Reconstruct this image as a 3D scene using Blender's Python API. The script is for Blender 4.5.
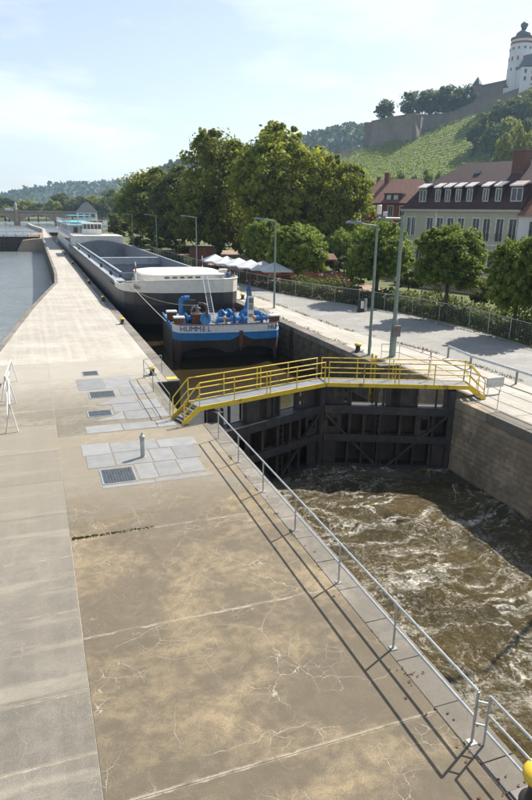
import bpy, bmesh, math, random
import numpy as np
from mathutils import Vector, Matrix, noise as mnoise
R = math.radians
random.seed(7); rng = np.random.default_rng(11)

for o in list(bpy.data.objects): bpy.data.objects.remove(o, do_unlink=True)
scn = bpy.context.scene
COL = scn.collection

# ------------------------------------------------------------------ camera
F_PX, CAM_H, PITCH, YAW, ROLL = 625.0, 8.5, R(16.529), R(20.286), R(1.035)
fw = Vector((math.sin(YAW)*math.cos(PITCH), math.cos(YAW)*math.cos(PITCH), -math.sin(PITCH)))
rt = Vector((math.cos(YAW), -math.sin(YAW), 0)); up = rt.cross(fw)
rt, up = rt*math.cos(ROLL)+up*math.sin(ROLL), up*math.cos(ROLL)-rt*math.sin(ROLL)
CAM = Vector((0, 0, CAM_H))
FH = Vector((math.sin(YAW), math.cos(YAW), 0)); RH = Vector((math.cos(YAW), -math.sin(YAW), 0))
cd = bpy.data.cameras.new('camera'); cam = bpy.data.objects.new('camera', cd); COL.objects.link(cam)
cd.sensor_fit = 'VERTICAL'; cd.sensor_height = 36; cd.lens = 36*F_PX/800; cd.clip_start = .1; cd.clip_end = 20000
cam.matrix_world = Matrix(((rt.x, up.x, -fw.x, 0), (rt.y, up.y, -fw.y, 0), (rt.z, up.z, -fw.z, CAM_H), (0, 0, 0, 1)))
scn.camera = cam
def ray(x, y): return fw + rt*((x-266)/F_PX) + up*((400-y)/F_PX)
def at(x, y, z=0.0):
    d = ray(x, y); return CAM + d*((z-CAM_H)/d.z)
def atX(x, y, X):
    d = ray(x, y); return CAM + d*(X/d.x)
def atD(x, y, D):
    d = ray(x, y); return CAM + d*(D/d.dot(FH))

# ------------------------------------------------------------------ sky, sun, exposure
SUN_AZ, SUN_EL = R(64.5), R(46.5)       # azimuth from +Y towards +X
w = bpy.data.worlds.new('World'); scn.world = w; w.use_nodes = True
nt = w.node_tree; nt.nodes.clear()
wo = nt.nodes.new('ShaderNodeOutputWorld'); bg = nt.nodes.new('ShaderNodeBackground')
sky = nt.nodes.new('ShaderNodeTexSky'); sky.sky_type = 'NISHITA'; sky.sun_disc = False
sky.sun_elevation = SUN_EL; sky.sun_rotation = SUN_AZ; sky.altitude = 200; sky.air_density = 1.0; sky.dust_density = 1.3; sky.ozone_density = 1.0
tc = nt.nodes.new('ShaderNodeTexCoord'); mp = nt.nodes.new('ShaderNodeMapping'); mp.inputs['Scale'].default_value = (1.2, 1.2, 4.5)
nz = nt.nodes.new('ShaderNodeTexNoise'); nz.inputs['Scale'].default_value = 2.6; nz.inputs['Detail'].default_value = 9; nz.inputs['Roughness'].default_value = .58
cr = nt.nodes.new('ShaderNodeValToRGB'); cr.color_ramp.elements[0].position = .47; cr.color_ramp.elements[1].position = .64; cr.color_ramp.elements[0].color = (.40, .40, .40, 1)
cr.color_ramp.elements[1].color = (.9, .9, .9, 1)
mx = nt.nodes.new('ShaderNodeMixRGB'); mx.inputs['Color2'].default_value = (7.6, 8.0, 8.4, 1)
nt.links.new(tc.outputs['Generated'], mp.inputs['Vector']); nt.links.new(mp.outputs[0], nz.inputs['Vector'])
sx = nt.nodes.new('ShaderNodeSeparateXYZ'); nt.links.new(tc.outputs['Generated'], sx.inputs[0])
el = nt.nodes.new('ShaderNodeMapRange'); el.inputs[1].default_value = .0; el.inputs[2].default_value = .55; el.inputs[3].default_value = 1.0; el.inputs[4].default_value = .28
nt.links.new(sx.outputs['Z'], el.inputs[0]); ml = nt.nodes.new('ShaderNodeMath'); ml.operation = 'MULTIPLY'
nt.links.new(nz.outputs[0], cr.inputs[0]); nt.links.new(cr.outputs[0], ml.inputs[0]); nt.links.new(el.outputs[0], ml.inputs[1]); nt.links.new(ml.outputs[0], mx.inputs['Fac']); nt.links.new(sky.outputs[0], mx.inputs['Color1'])
nt.links.new(mx.outputs[0], bg.inputs['Color']); bg.inputs['Strength'].default_value = .096
nt.links.new(bg.outputs[0], wo.inputs['Surface'])
sl = bpy.data.lights.new('sun', 'SUN'); sl.energy = 5.0; sl.angle = R(.55); sl.color = (1, .94, .84)
so = bpy.data.objects.new('sun', sl); COL.objects.link(so)
sdir = Vector((math.sin(SUN_AZ)*math.cos(SUN_EL), math.cos(SUN_AZ)*math.cos(SUN_EL), math.sin(SUN_EL)))
so.rotation_euler = sdir.to_track_quat('Z', 'Y').to_euler(); so.location = (60, 60, 90)
vs = scn.view_settings; vs.view_transform = 'Standard'; vs.look = 'None'; vs.gamma = 1; vs.exposure = 0.72; vs.use_curve_mapping = False

# ------------------------------------------------------------------ materials
def newmat(name):
    m = bpy.data.materials.new(name); m.use_nodes = True
    return m, m.node_tree, m.node_tree.nodes['Principled BSDF']
def N(t, typ, **kw):
    n = t.nodes.new(typ)
    for k, v in kw.items():
        if k in n.inputs: n.inputs[k].default_value = v
        else: setattr(n, k, v)
    return n
def mixc(t, fac, a, b):
    n = t.nodes.new('ShaderNodeMixRGB')
    for s, v in (('Fac', fac), ('Color1', a), ('Color2', b)):
        if hasattr(v, 'is_linked'): t.links.new(v, n.inputs[s])
        elif s == 'Fac': n.inputs[s].default_value = v
        else: n.inputs[s].default_value = (*v, 1)
    return n.outputs[0]
def ramp(t, v, a, b, c0=0., c1=1.):
    n = t.nodes.new('ShaderNodeMapRange'); n.inputs[1].default_value = a; n.inputs[2].default_value = b
    n.inputs[3].default_value = c0; n.inputs[4].default_value = c1
    t.links.new(v, n.inputs[0]); return n.outputs[0]
def mul(t, a, b, op='MULTIPLY'):
    n = t.nodes.new('ShaderNodeMath'); n.operation = op
    for i, v in enumerate((a, b)):
        if hasattr(v, 'is_linked'): t.links.new(v, n.inputs[i])
        else: n.inputs[i].default_value = v
    return n.outputs[0]
def noise(t, vec, scale, detail=5, rough=.55, dist=0.):
    n = N(t, 'ShaderNodeTexNoise', Scale=scale, Detail=detail, Roughness=rough, Distortion=dist); t.links.new(vec, n.inputs['Vector'])
    return n.outputs[0]
def bump(t, p, h, strength, dist=.02):
    b = N(t, 'ShaderNodeBump', Strength=strength, Distance=dist); t.links.new(h, b.inputs['Height']); t.links.new(b.outputs[0], p.inputs['Normal'])
def coords(t, kind='Object', scale=None):
    c = t.nodes.new('ShaderNodeTexCoord'); v = c.outputs[kind]
    if scale:
        m = t.nodes.new('ShaderNodeMapping'); m.inputs['Scale'].default_value = scale; t.links.new(v, m.inputs['Vector']); v = m.outputs[0]
    return v
def rnd_tint(t, col, amt):
    oi = t.nodes.new('ShaderNodeObjectInfo')
    f = ramp(t, oi.outputs['Random'], 0, 1, 1-amt, 1+amt)
    n = t.nodes.new('ShaderNodeVectorMath'); n.operation = 'SCALE'; t.links.new(col, n.inputs[0]); t.links.new(f, n.inputs['Scale']); return n.outputs[0]
MATS = {}
def M(name, c1, c2=None, scale=2., rough=.7, bmp=0., metal=0., rnd=0., detail=5, lo=.35, hi=.65, stretch=None, spec=.5, fine=.12, chips=0., chipcol=(.13,.055,.03)):
    if name in MATS: return MATS[name]
    m, t, p = newmat(name); v = coords(t, 'Object', stretch)
    c2 = c2 or tuple(x*.72 for x in c1)
    n = noise(t, v, scale, detail); col = mixc(t, ramp(t, n, lo, hi), c1, c2)
    if fine:
        n2 = noise(t, v, scale*14, 3); col = mixc(t, ramp(t, n2, .3, .7, 0, fine), col, tuple(x*.4 for x in c1))
    if chips:
        sv = coords(t, 'Object', (1, 1, .3)); ch = mul(t, noise(t, sv, 1.6, 8, .72), mul(t, noise(t, v, 22, 3), .16), 'ADD'); col = mixc(t, ramp(t, ch, .645, .70, 0, chips), col, chipcol)
        col = mixc(t, ramp(t, noise(t, sv, 5, 4), .55, .8, 0, chips*.5), col, tuple(x*.55 for x in c1))
    if rnd: col = rnd_tint(t, col, rnd)
    t.links.new(col, p.inputs['Base Color']); p.inputs['Roughness'].default_value = rough; p.inputs['Metallic'].default_value = metal
    p.inputs['Specular IOR Level'].default_value = spec
    if bmp: bump(t, p, noise(t, v, scale*9, 4), bmp)
    MATS[name] = m; return m

def concrete(name, light, dark, stain, crackcol, crack=.5, rough=.86, stain_amt=.85, lichen=None, streak=None, joints=None, cover=.53, cross=None, fade=None):
    m, t, p = newmat(name); v = coords(t)
    n1 = noise(t, v, .55, 7, .62, .6); n2 = noise(t, v, 3.5, 6, .65); n3 = noise(t, v, 42, 4, .7); n4 = noise(t, v, 130, 2, .6)
    col = mixc(t, ramp(t, n1, .38, .62), light, dark)
    grit = mul(t, mul(t, n2, .34), mul(t, n3, .22), 'ADD')
    bv = coords(t, 'Object', (.8, 1.25, 1)); field = mul(t, mul(t, noise(t, bv, .30, 5, .58, .8), .86), mul(t, grit, .78), 'ADD')            # ragged stain field
    c0 = .335+.5*cover
    st = ramp(t, field, c0-.05, c0+.10, 0, stain_amt)
    col = mixc(t, st, col, stain)
    st2 = ramp(t, mul(t, mul(t, noise(t, v, 1.3, 6, .7, 1.2), .72), grit, 'ADD'), c0+.01, c0+.12, 0, stain_amt*.6); col = mixc(t, st2, col, tuple(x*.85 for x in stain))
    if streak:
        sv = coords(t, 'Object', (2.2, .05, 1)); col = mixc(t, ramp(t, noise(t, sv, 1.3, 5), .45, .75, 0, streak), col, tuple(x*1.3 for x in light))
    if cross:
        sv = coords(t, 'Object', (.22, 1.5, 1)); col = mixc(t, ramp(t, mul(t, noise(t, sv, 1.0, 6, .6), mul(t, n3, .1), 'ADD'), .58, .68, 0, cross), col, crackcol)
    col = mixc(t, ramp(t, n3, .40, .72, 0, .55), col, tuple(x*.5 for x in dark))
    col = mixc(t, ramp(t, n4, .56, .70, 0, .5), col, tuple(x*.4 for x in dark)); col = mixc(t, ramp(t, n4, .30, .42, .35, 0), col, tuple(min(.8,x*1.5) for x in light))
    wv = t.nodes.new('ShaderNodeVectorMath'); wv.operation = 'ADD'
    wn = N(t, 'ShaderNodeTexNoise', Scale=1.3, Detail=5, Roughness=.55); t.links.new(v, wn.inputs['Vector'])
    ws = t.nodes.new('ShaderNodeVectorMath'); ws.operation = 'SCALE'; ws.inputs['Scale'].default_value = .42
    t.links.new(wn.outputs[1], ws.inputs[0]); t.links.new(v, wv.inputs[0]); t.links.new(ws.outputs[0], wv.inputs[1])
    for sc, wd, lo in ((.45, .0055, .46), (1.15, .0042, .48), (3.6, .0036, .52)):
        vo = N(t, 'ShaderNodeTexVoronoi', feature='DISTANCE_TO_EDGE', Scale=sc); t.links.new(wv.outputs[0], vo.inputs['Vector'])
        line = ramp(t, vo.outputs['Distance'], wd*.2*sc, wd*sc*1.2, 1, 0)
        msk = ramp(t, noise(t, v, .5 if sc < 1 else .8, 4), lo, lo+.10)
        col = mixc(t, mul(t, mul(t, line, msk), mul(t, ramp(t, n2, .30, .62), crack)), col, crackcol)
    if joints:
        sp_ = t.nodes.new('ShaderNodeSeparateXYZ'); t.links.new(v, sp_.inputs[0]); yv = mul(t, sp_.outputs['Y'], mul(t, mul(t, n2, .5, 'SUBTRACT'), .16), 'ADD')
        for jy in joints:
            ln = ramp(t, mul(t, mul(t, yv, jy, 'SUBTRACT'), 0, 'ABSOLUTE'), .012, .05, 1, 0)
            col = mixc(t, mul(t, ln, ramp(t, mul(t, n2, mul(t, n3, .3), 'ADD'), .50, .74, 0, .65)), col, crackcol)
    if fade:                                               # worn paler towards the far end, with a ragged border
        sp_ = t.nodes.new('ShaderNodeSeparateXYZ'); t.links.new(v, sp_.inputs[0]); yf = mul(t, sp_.outputs['Y'], mul(t, mul(t, field, .5, 'SUBTRACT'), 14.), 'ADD')
        col = mixc(t, ramp(t, yf, fade[0], fade[1], 0, .62), col, mixc(t, ramp(t, n3, .4, .72, 0, .5), fade[2], tuple(x*.6 for x in fade[2])))
    if lichen: col = mixc(t, ramp(t, noise(t, v, 1.1, 6, .7), .6, .72, 0, .55), col, lichen)
    col = rnd_tint(t, col, .05)
    t.links.new(col, p.inputs['Base Color']); p.inputs['Roughness'].default_value = rough; p.inputs['Specular IOR Level'].default_value = .3
    bump(t, p, mul(t, n3, mul(t, n2, .6), 'ADD'), .5, .012)
    MATS[name] = m; return m

TAN = concrete('tan_concrete', (.330, .258, .158), (.268, .212, .134), (.120, .102, .076), (.50, .44, .35), .8, joints=(7.52,11.6,15.95), cover=.475, fade=(18.5, 22.5, (.305, .272, .212)))
LTAN = concrete('light_tan_concrete', (.325, .29, .23), (.275, .245, .192), (.175, .155, .122), (.46, .41, .33), .5, joints=(20.1,28.2), cover=.50, fade=(30, 36.5, (.47, .435, .375)))
GREY = concrete('grey_concrete', (.245, .222, .180), (.205, .187, .153), (.150, .138, .115), (.40, .35, .275), .5, stain_amt=.6, streak=.3, joints=(8.6,10.08,12.68,15.1), cover=.53, cross=.45, fade=(14, 25, (.305, .272, .212)))
PALE = concrete('pale_concrete', (.49, .455, .395), (.42, .39, .335), (.30, .27, .225), (.36, .32, .26), .3, stain_amt=.5, streak=.4, cover=.58)
COPING = concrete('coping_stone', (.30, .272, .228), (.235, .21, .175), (.15, .135, .11), (.2, .17, .13), .3)
WALLC = concrete('wall_concrete', (.54, .425, .285), (.42, .33, .22), (.20, .16, .115), (.45, .39, .3), .25, lichen=(.05, .055, .03))
WALLS = concrete('wall_stone', (.23, .185, .125), (.13, .105, .075), (.045, .04, .03), (.3, .25, .2), .2, lichen=(.05, .075, .02))
ROAD = concrete('road_gravel', (.40, .395, .375), (.33, .325, .305), (.25, .24, .215), (.3, .28, .25), .1, stain_amt=.7, cover=.47)
PATCH = concrete('repair_mortar', (.50, .40, .27), (.40, .32, .215), (.25, .21, .16), (.55, .48, .38), .3)
GALV = M('galvanised_steel', (.55, .57, .58), (.40, .42, .44), 5, .42, .05, .75, fine=.1)
PLATE = M('steel_cover', (.325, .32, .305), (.265, .262, .25), 2.2, .5, .35, .15, rnd=.13, fine=.3)
GRATE = M('dark_grating', (.085, .10, .115), (.05, .06, .07), 6, .6, .4, .3)
YEL = M('yellow_paint', (.80, .56, .035), (.70, .46, .035), 3, .45, .05, rnd=.05, fine=.2, chips=.75)
LAMPG = M('grey_green_paint', (.235, .285, .25), (.185, .23, .20), 2, .5, .05, .1)
LAMPH = M('lamp_head_grey', (.19, .24, .28), (.13, .17, .2), 3, .45)
BLACK = M('black_paint', (.022, .022, .024), (.05, .04, .035), 4, .5, .1)
GATE = M('gate_steel', (.046, .038, .033), (.088, .066, .050), 2.2, .65, .35, .1, fine=.4, chips=.7, chipcol=(.12,.075,.045))
GATEB = M('gate_beam_black', (.030, .031, .036), (.060, .052, .046), 3, .55, .25, .1, chips=.6, chipcol=(.10,.07,.045))
DECK = M('walkway_grating', (.215, .23, .245), (.17, .185, .195), 4, .55, .4, .3)
HULL = M('dark_hull', (.046, .046, .054), (.068, .064, .068), .8, .45, .12, fine=.25, chips=.35, stretch=(1,1,.5))
RUSTH = M('weathered_hull', (.085, .066, .060), (.055, .046, .045), 1.6, .62, .2, fine=.4, stretch=(1, 1, .35), chips=.6)
CREAM = M('cream_paint', (.78, .75, .66), (.70, .66, .57), 1.2, .4, .04, fine=.1, chips=.35, chipcol=(.42,.30,.19))
WHITE = M('white_paint', (.78, .78, .76), (.68, .68, .65), 1.5, .4, .03, fine=.1, chips=.4, chipcol=(.34,.24,.17))
BLUE = M('blue_paint', (.028, .20, .46), (.022, .155, .37), 2.4, .42, .05, fine=.2, chips=.55)
NAVY = M('navy_lettering', (.03, .09, .28), None, 3, .5)
GREYP = M('hold_grey_paint', (.225, .245, .275), (.175, .19, .215), .5, .55, .1, fine=.25, chips=.5)
GREYL = M('gunwale_grey_paint', (.37, .40, .435), (.29, .315, .345), .9, .5, .1, fine=.25, chips=.5)
RED = M('red_paint', (.42, .05, .03), None, 3, .55)
RUST = M('rust', (.16, .06, .03), (.09, .04, .025), 6, .85, .3)
ROPE = M('rope', (.55, .50, .40), None, 20, .9)
GLASS = M('window_glass', (.05, .06, .07), (.09, .10, .11), 1.2, .08, fine=0)
WOOD = M('brown_wood', (.22, .085, .042), (.15, .06, .032), 3, .7, .2, rnd=.2)
CANV = M('white_canvas', (.60, .62, .62), (.52, .54, .55), 1.5, .8, .1)
BARK = M('bark', (.10, .075, .05), (.055, .042, .03), 4, .9, .6, stretch=(1, 1, .3))
BCREAM = M('facade_cream', (.47, .46, .345), (.42, .41, .31), .8, .85, .06, fine=.08)
BWHITE = M('facade_white', (.70, .70, .70), (.62, .62, .62), .8, .85, .06, fine=.08)
BRED = M('facade_red', (.30, .075, .06), None, .8, .85)
TRIM = M('window_trim', (.76, .75, .70), None, 2, .6)
ROOF = M('brown_roof_tiles', (.088, .050, .050), (.064, .038, .040), 1.4, .75, .3, fine=.3)
ROOFR = M('red_roof_tiles', (.23, .10, .065), (.15, .075, .055), 1.6, .8, .4, fine=.35)
SLATE = M('slate', (.075, .085, .10), None, 1.5, .6, .2)
ZINC = M('dormer_flashing', (.78, .70, .64), (.66, .56, .50), 3, .35, .05, .5)
STONE = M('fortress_stone', (.235, .19, .148), (.165, .135, .105), .12, .9, .3, fine=.3)
SAND = M('sandstone', (.38, .29, .2), (.27, .21, .15), .4, .9, .3, fine=.3)
DOME = M('dark_copper', (.045, .075, .075), (.07, .09, .085), .5, .5)
SKIN = M('skin', (.45, .26, .18), None, 4, .6)
HAIR = M('hair', (.05, .03, .02), None, 8, .7)
JEANS = M('jeans', (.05, .07, .12), None, 6, .85)
SHIRTB = M('blue_shirt', (.07, .18, .45), None, 6, .85)
SHIRTO = M('rust_shirt', (.35, .13, .07), None, 6, .85)
SHIRTW = M('white_shirt', (.7, .7, .68), None, 6, .85)
MOSS = M('moss', (.075, .085, .02), (.13, .11, .035), 9, .95)
DRYLEAF = M('dry_leaf', (.16, .07, .03), None, 9, .8, rnd=.4)

def foliage(name, c1, c2, c3, trans=.55, sc=.5, rnd=.15):
    m, t, p = newmat(name); v = coords(t)
    col = mixc(t, ramp(t, noise(t, v, sc, 4), .35, .65), c1, c2)
    col = mixc(t, ramp(t, noise(t, v, sc*9, 2), .5, .72, 0, .8), col, c3)
    col = rnd_tint(t, col, rnd)
    t.links.new(col, p.inputs['Base Color']); p.inputs['Roughness'].default_value = .62; p.inputs['Specular IOR Level'].default_value = .35
    tr = t.nodes.new('ShaderNodeBsdfTranslucent'); t.links.new(col, tr.inputs['Color'])
    ms = t.nodes.new('ShaderNodeMixShader'); ms.inputs[0].default_value = trans
    out = t.nodes['Material Output']; t.links.new(p.outputs[0], ms.inputs[1]); t.links.new(tr.outputs[0], ms.inputs[2]); t.links.new(ms.outputs[0], out.inputs['Surface'])
    MATS[name] = m; return m
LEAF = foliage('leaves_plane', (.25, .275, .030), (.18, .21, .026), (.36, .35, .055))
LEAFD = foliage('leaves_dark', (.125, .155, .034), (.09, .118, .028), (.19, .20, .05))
LEAFR = foliage('leaves_round', (.205, .275, .038), (.15, .21, .032), (.34, .39, .09))
LEAFY = foliage('leaves_willow', (.15, .17, .045), (.11, .135, .035), (.2, .2, .06))
HEDGE = foliage('leaves_hedge', (.10, .125, .035), (.075, .095, .028), (.17, .18, .06), sc=1.2)
VINE = foliage('leaves_vine', (.23, .30, .035), (.18, .25, .030), (.30, .34, .05), sc=.05)
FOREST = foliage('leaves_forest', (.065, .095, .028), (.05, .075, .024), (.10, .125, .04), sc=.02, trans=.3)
GRASS = M('grass', (.115, .125, .035), (.085, .10, .03), .35, .95, .5, fine=.35)
EARTH = M('vineyard_soil', (.15, .19, .035), (.17, .18, .05), .05, .95, .3, fine=.3)

def water(name, c1, c2, rough, scale, strength, dist, foam=None, stretch=None):
    m, t, p = newmat(name); v = coords(t, 'Object', stretch)
    col = mixc(t, ramp(t, noise(t, v, scale*.25, 4), .35, .65), c1, c2)
    h = mul(t, noise(t, v, scale, 6, .65, .6), mul(t, noise(t, v, scale*4.5, 5, .65, .8), .4), 'ADD')
    h = mul(t, h, mul(t, noise(t, v, scale*13, 4, .65), .12), 'ADD')
    p.inputs['Roughness'].default_value = rough
    if foam:
        sv = N(t, 'ShaderNodeTexNoise', Scale=.42, Detail=4); t.links.new(v, sv.inputs['Vector'])
        sc2 = t.nodes.new('ShaderNodeVectorMath'); sc2.operation = 'SCALE'; sc2.inputs['Scale'].default_value = 2.6; t.links.new(sv.outputs[1], sc2.inputs[0])
        av = t.nodes.new('ShaderNodeVectorMath'); t.links.new(v, av.inputs[0]); t.links.new(sc2.outputs[0], av.inputs[1])
        rg = ramp(t, mul(t, mul(t, noise(t, av.outputs[0], 1.1, 5, .6), .5, 'SUBTRACT'), 0, 'ABSOLUTE'), .003, .036, 1, 0)
        ms = ramp(t, noise(t, av.outputs[0], .28, 4), .40, .62, .15, 1)
        rg2 = ramp(t, mul(t, mul(t, noise(t, av.outputs[0], 3.2, 4, .6), .5, 'SUBTRACT'), 0, 'ABSOLUTE'), .003, .03, .6, 0)
        f = mul(t, mul(t, rg, rg2, 'MAXIMUM'), mul(t, ms, foam))
        f = mul(t, f, .75)
        sx_ = t.nodes.new('ShaderNodeSeparateXYZ'); t.links.new(av.outputs[0], sx_.inputs[0])
        dx = mul(t, sx_.outputs[0], 14.5, 'SUBTRACT'); dy = mul(t, sx_.outputs[1], 31., 'SUBTRACT')
        rr_ = mul(t, mul(t, mul(t, dx, dx), mul(t, dy, dy), 'ADD'), .5, 'POWER'); th = mul(t, dx, dy, 'ARCTAN2')
        cm = t.nodes.new('ShaderNodeCombineXYZ'); t.links.new(mul(t, rr_, .85), cm.inputs[0]); t.links.new(mul(t, th, 2.2), cm.inputs[1])
        arc = ramp(t, mul(t, mul(t, noise(t, cm.outputs[0], 1.0, 7, .62, .4), .5, 'SUBTRACT'), 0, 'ABSOLUTE'), .004, .05, 1, 0)
        am = ramp(t, noise(t, v, .35, 3), .40, .6, .15, 1); f = mul(t, f, mul(t, arc, am), 'MAXIMUM')
        f = mul(t, f, ramp(t, noise(t, v, 8, 6, .78), .41, .57, .04, 1)); f = mul(t, f, ramp(t, noise(t, v, 1.7, 4, .6), .36, .58, .25, 1))
        col = mixc(t, f, col, (.72, .69, .60)); t.links.new(ramp(t, f, 0, 1, rough, .7), p.inputs['Roughness'])
    t.links.new(col, p.inputs['Base Color']); p.inputs['IOR'].default_value = 1.33
    bump(t, p, h, strength, dist)
    MATS[name] = m; return m
WLOW = water('turbulent_water', (.088, .064, .022), (.046, .037, .015), .05, 1.5, .9, .22, foam=.95)
WCH = water('chamber_water', (.040, .031, .012), (.028, .022, .010), .04, 1.1, .3, .03)
WRIV = water('river_water', (.20, .225, .23), (.165, .19, .195), .12, .55, 1.0, .35, stretch=(1, .6, 1))

# ------------------------------------------------------------------ mesh helpers
class MB:
    def __init__(s): s.v = []; s.f = []
    def add(s, vs_, fs):
        o = len(s.v); s.v += [tuple(x) for x in vs_]; s.f += [tuple(i+o for i in f) for f in fs]; return s
    def box(s, x0, x1, y0, y1, z0, z1):
        return s.add([(x0,y0,z0),(x1,y0,z0),(x1,y1,z0),(x0,y1,z0),(x0,y0,z1),(x1,y0,z1),(x1,y1,z1),(x0,y1,z1)],
                     [(0,3,2,1),(4,5,6,7),(0,1,5,4),(1,2,6,5),(2,3,7,6),(3,0,4,7)])
    def prism(s, pts, z0, z1, top=None):
        n = len(pts); top = top or pts
        ar = sum(pts[i][0]*pts[(i+1)%n][1]-pts[(i+1)%n][0]*pts[i][1] for i in range(n))
        if ar < 0: pts = pts[::-1]; top = top[::-1]
        return s.add([(p[0],p[1],z0) for p in pts]+[(p[0],p[1],z1) for p in top],
                     [tuple(range(n))[::-1], tuple(range(n,2*n))]+[(i,(i+1)%n,n+(i+1)%n,n+i) for i in range(n)])
    def tube(s, a, b, r, n=8, r2=None):
        a, b = Vector(a), Vector(b); d = (b-a).normalized(); r2 = r if r2 is None else r2
        u = d.orthogonal().normalized(); w_ = d.cross(u)
        vs_ = []
        for c, q in ((a, r), (b, r2)):
            for i in range(n):
                k = 2*math.pi*i/n; vs_.append(c+u*math.cos(k)*q+w_*math.sin(k)*q)
        return s.add(vs_, [(i,(i+1)%n,n+(i+1)%n,n+i) for i in range(n)]+[tuple(range(n))[::-1], tuple(range(n,2*n))])
    def path(s, pts, r, n=8):
        for a, b in zip(pts[:-1], pts[1:]): s.tube(a, b, r, n)
        return s
    def bar(s, a, b, w_, h):             # rectangular bar between two points
        a, b = Vector(a), Vector(b); d = (b-a).normalized(); sd = d.cross(Vector((0,0,1)))
        if sd.length < 1e-3: sd = Vector((1,0,0))
        sd.normalize(); u = sd.cross(d); vs_ = []
        for c in (a, b):
            for i, j in ((-1,-1),(1,-1),(1,1),(-1,1)): vs_.append(c+sd*(i*w_/2)+u*(j*h/2))
        return s.add(vs_, [(0,1,2,3)[::-1],(4,5,6,7),(0,1,5,4),(1,2,6,5),(2,3,7,6),(3,0,4,7)])
    def lathe(s, prof, n=16, c=(0,0,0)):
        vs_ = []; k = len(prof)
        for r, z in prof:
            for i in range(n): a = 2*math.pi*i/n; vs_.append((c[0]+r*math.cos(a), c[1]+r*math.sin(a), c[2]+z))
        fs = [(j*n+i, j*n+(i+1)%n, (j+1)*n+(i+1)%n, (j+1)*n+i) for j in range(k-1) for i in range(n)]
        fs += [tuple(range(n))[::-1], tuple(range((k-1)*n, k*n))]
        return s.add(vs_, fs)
    def xf(s, m):
        s.v = [tuple(m @ Vector(v)) for v in s.v]; return s
    def mesh(s, name, smooth=False):
        me = bpy.data.meshes.new(name); me.from_pydata(s.v, [], s.f); me.update()
        if smooth: me.polygons.foreach_set('use_smooth', [True]*len(me.polygons))
        return me
    def build(s, name, mat, parent=None, smooth=False, bevel=0, loc=None, **tags):
        return obj(name, s.mesh(name, smooth), mat, parent, bevel, loc, **tags)
def tag(o, label=None, cat=None, group=None, kind=None):
    for k, v in (('label', label), ('category', cat), ('group', group), ('kind', kind)):
        if v: o[k] = v
    return o
def obj(name, me, mat=None, parent=None, bevel=0, loc=None, **tags):
    o = bpy.data.objects.new(name, me); COL.objects.link(o)
    if mat and me and not me.materials: me.materials.append(mat)
    if parent: o.parent = parent
    if loc is not None: o.location = loc
    if bevel:
        b = o.modifiers.new('bevel', 'BEVEL'); b.width = bevel; b.segments = 2; b.limit_method = 'ANGLE'
    return tag(o, **tags)
def empty(name, loc=(0,0,0), rz=0, **tags):
    o = bpy.data.objects.new(name, None); COL.objects.link(o); o.location = loc; o.rotation_euler = (0,0,rz); o.empty_display_size = .2
    return tag(o, **tags)
def copy_tree(o, parent=None):
    c = o.copy(); COL.objects.link(c); c.parent = parent
    for ch in list(KIDS(o)): copy_tree(ch, c)
    return c
def KIDS(o): return [x for x in COL.objects if x.parent == o]
def catenary(a, b, sag, n=14):
    a, b = Vector(a), Vector(b); return [a.lerp(b, i/n)-Vector((0,0,sag*4*(i/n)*(1-i/n))) for i in range(n+1)]
def text_mesh(txt, size, depth=.004):
    c = bpy.data.curves.new('txt', 'FONT'); c.body = txt; c.size = size; c.extrude = depth; c.align_x = 'CENTER'; c.align_y = 'CENTER'; c.resolution_u = 3
    o = bpy.data.objects.new('txt', c); COL.objects.link(o); dg = bpy.context.evaluated_depsgraph_get()
    me = bpy.data.meshes.new_from_object(o.evaluated_get(dg)); bpy.data.objects.remove(o); return me

# ================================================================== THE SETTING
XL, XR = 6.8, 18.9                       # lock wall edges
ZL, ZU, ZRU = -3.7, -2.5, -1.7           # water below the gate, in the chamber, upper river
G0, G1 = 24.4, 31.6                      # gate recess along the wall
ISL = [(-9.5,-18), (-2.47,43.8), (-.59,60.6), (1.2,74), (2.33,82), (2.75,95), (2.85,108), (3.3,211), (4.4,281), (4.9,300)]
def xl(y):
    for (xa,ya),(xb,yb) in zip(ISL[:-1], ISL[1:]):
        if y <= yb: return xa+(xb-xa)*(y-ya)/(yb-ya)
    return 4.9
far = MB(); far.box(-6000, 9000, -300, 12000, -8, -7); far.build('riverbed_ground', EARTH, kind='structure')

# --- right bank
rb = MB(); rb.prism([(XR,-60),(XR,G0),(20.1,G0),(20.1,G1),(XR,G1),(XR,330),(60,420),(120,640),(400,1500),(3000,1500),(3000,-60)], -7, -.06)
rb.build('right_bank_ground', GRASS, kind='structure')
lb = MB(); lb.prism([(-150,-60),(-150,330),(-70,560),(-20,640),(60,720),(250,1500),(-3000,1500),(-3000,-60)], -7, .8); lb.build('left_bank_ground', GRASS, kind='structure')
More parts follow.
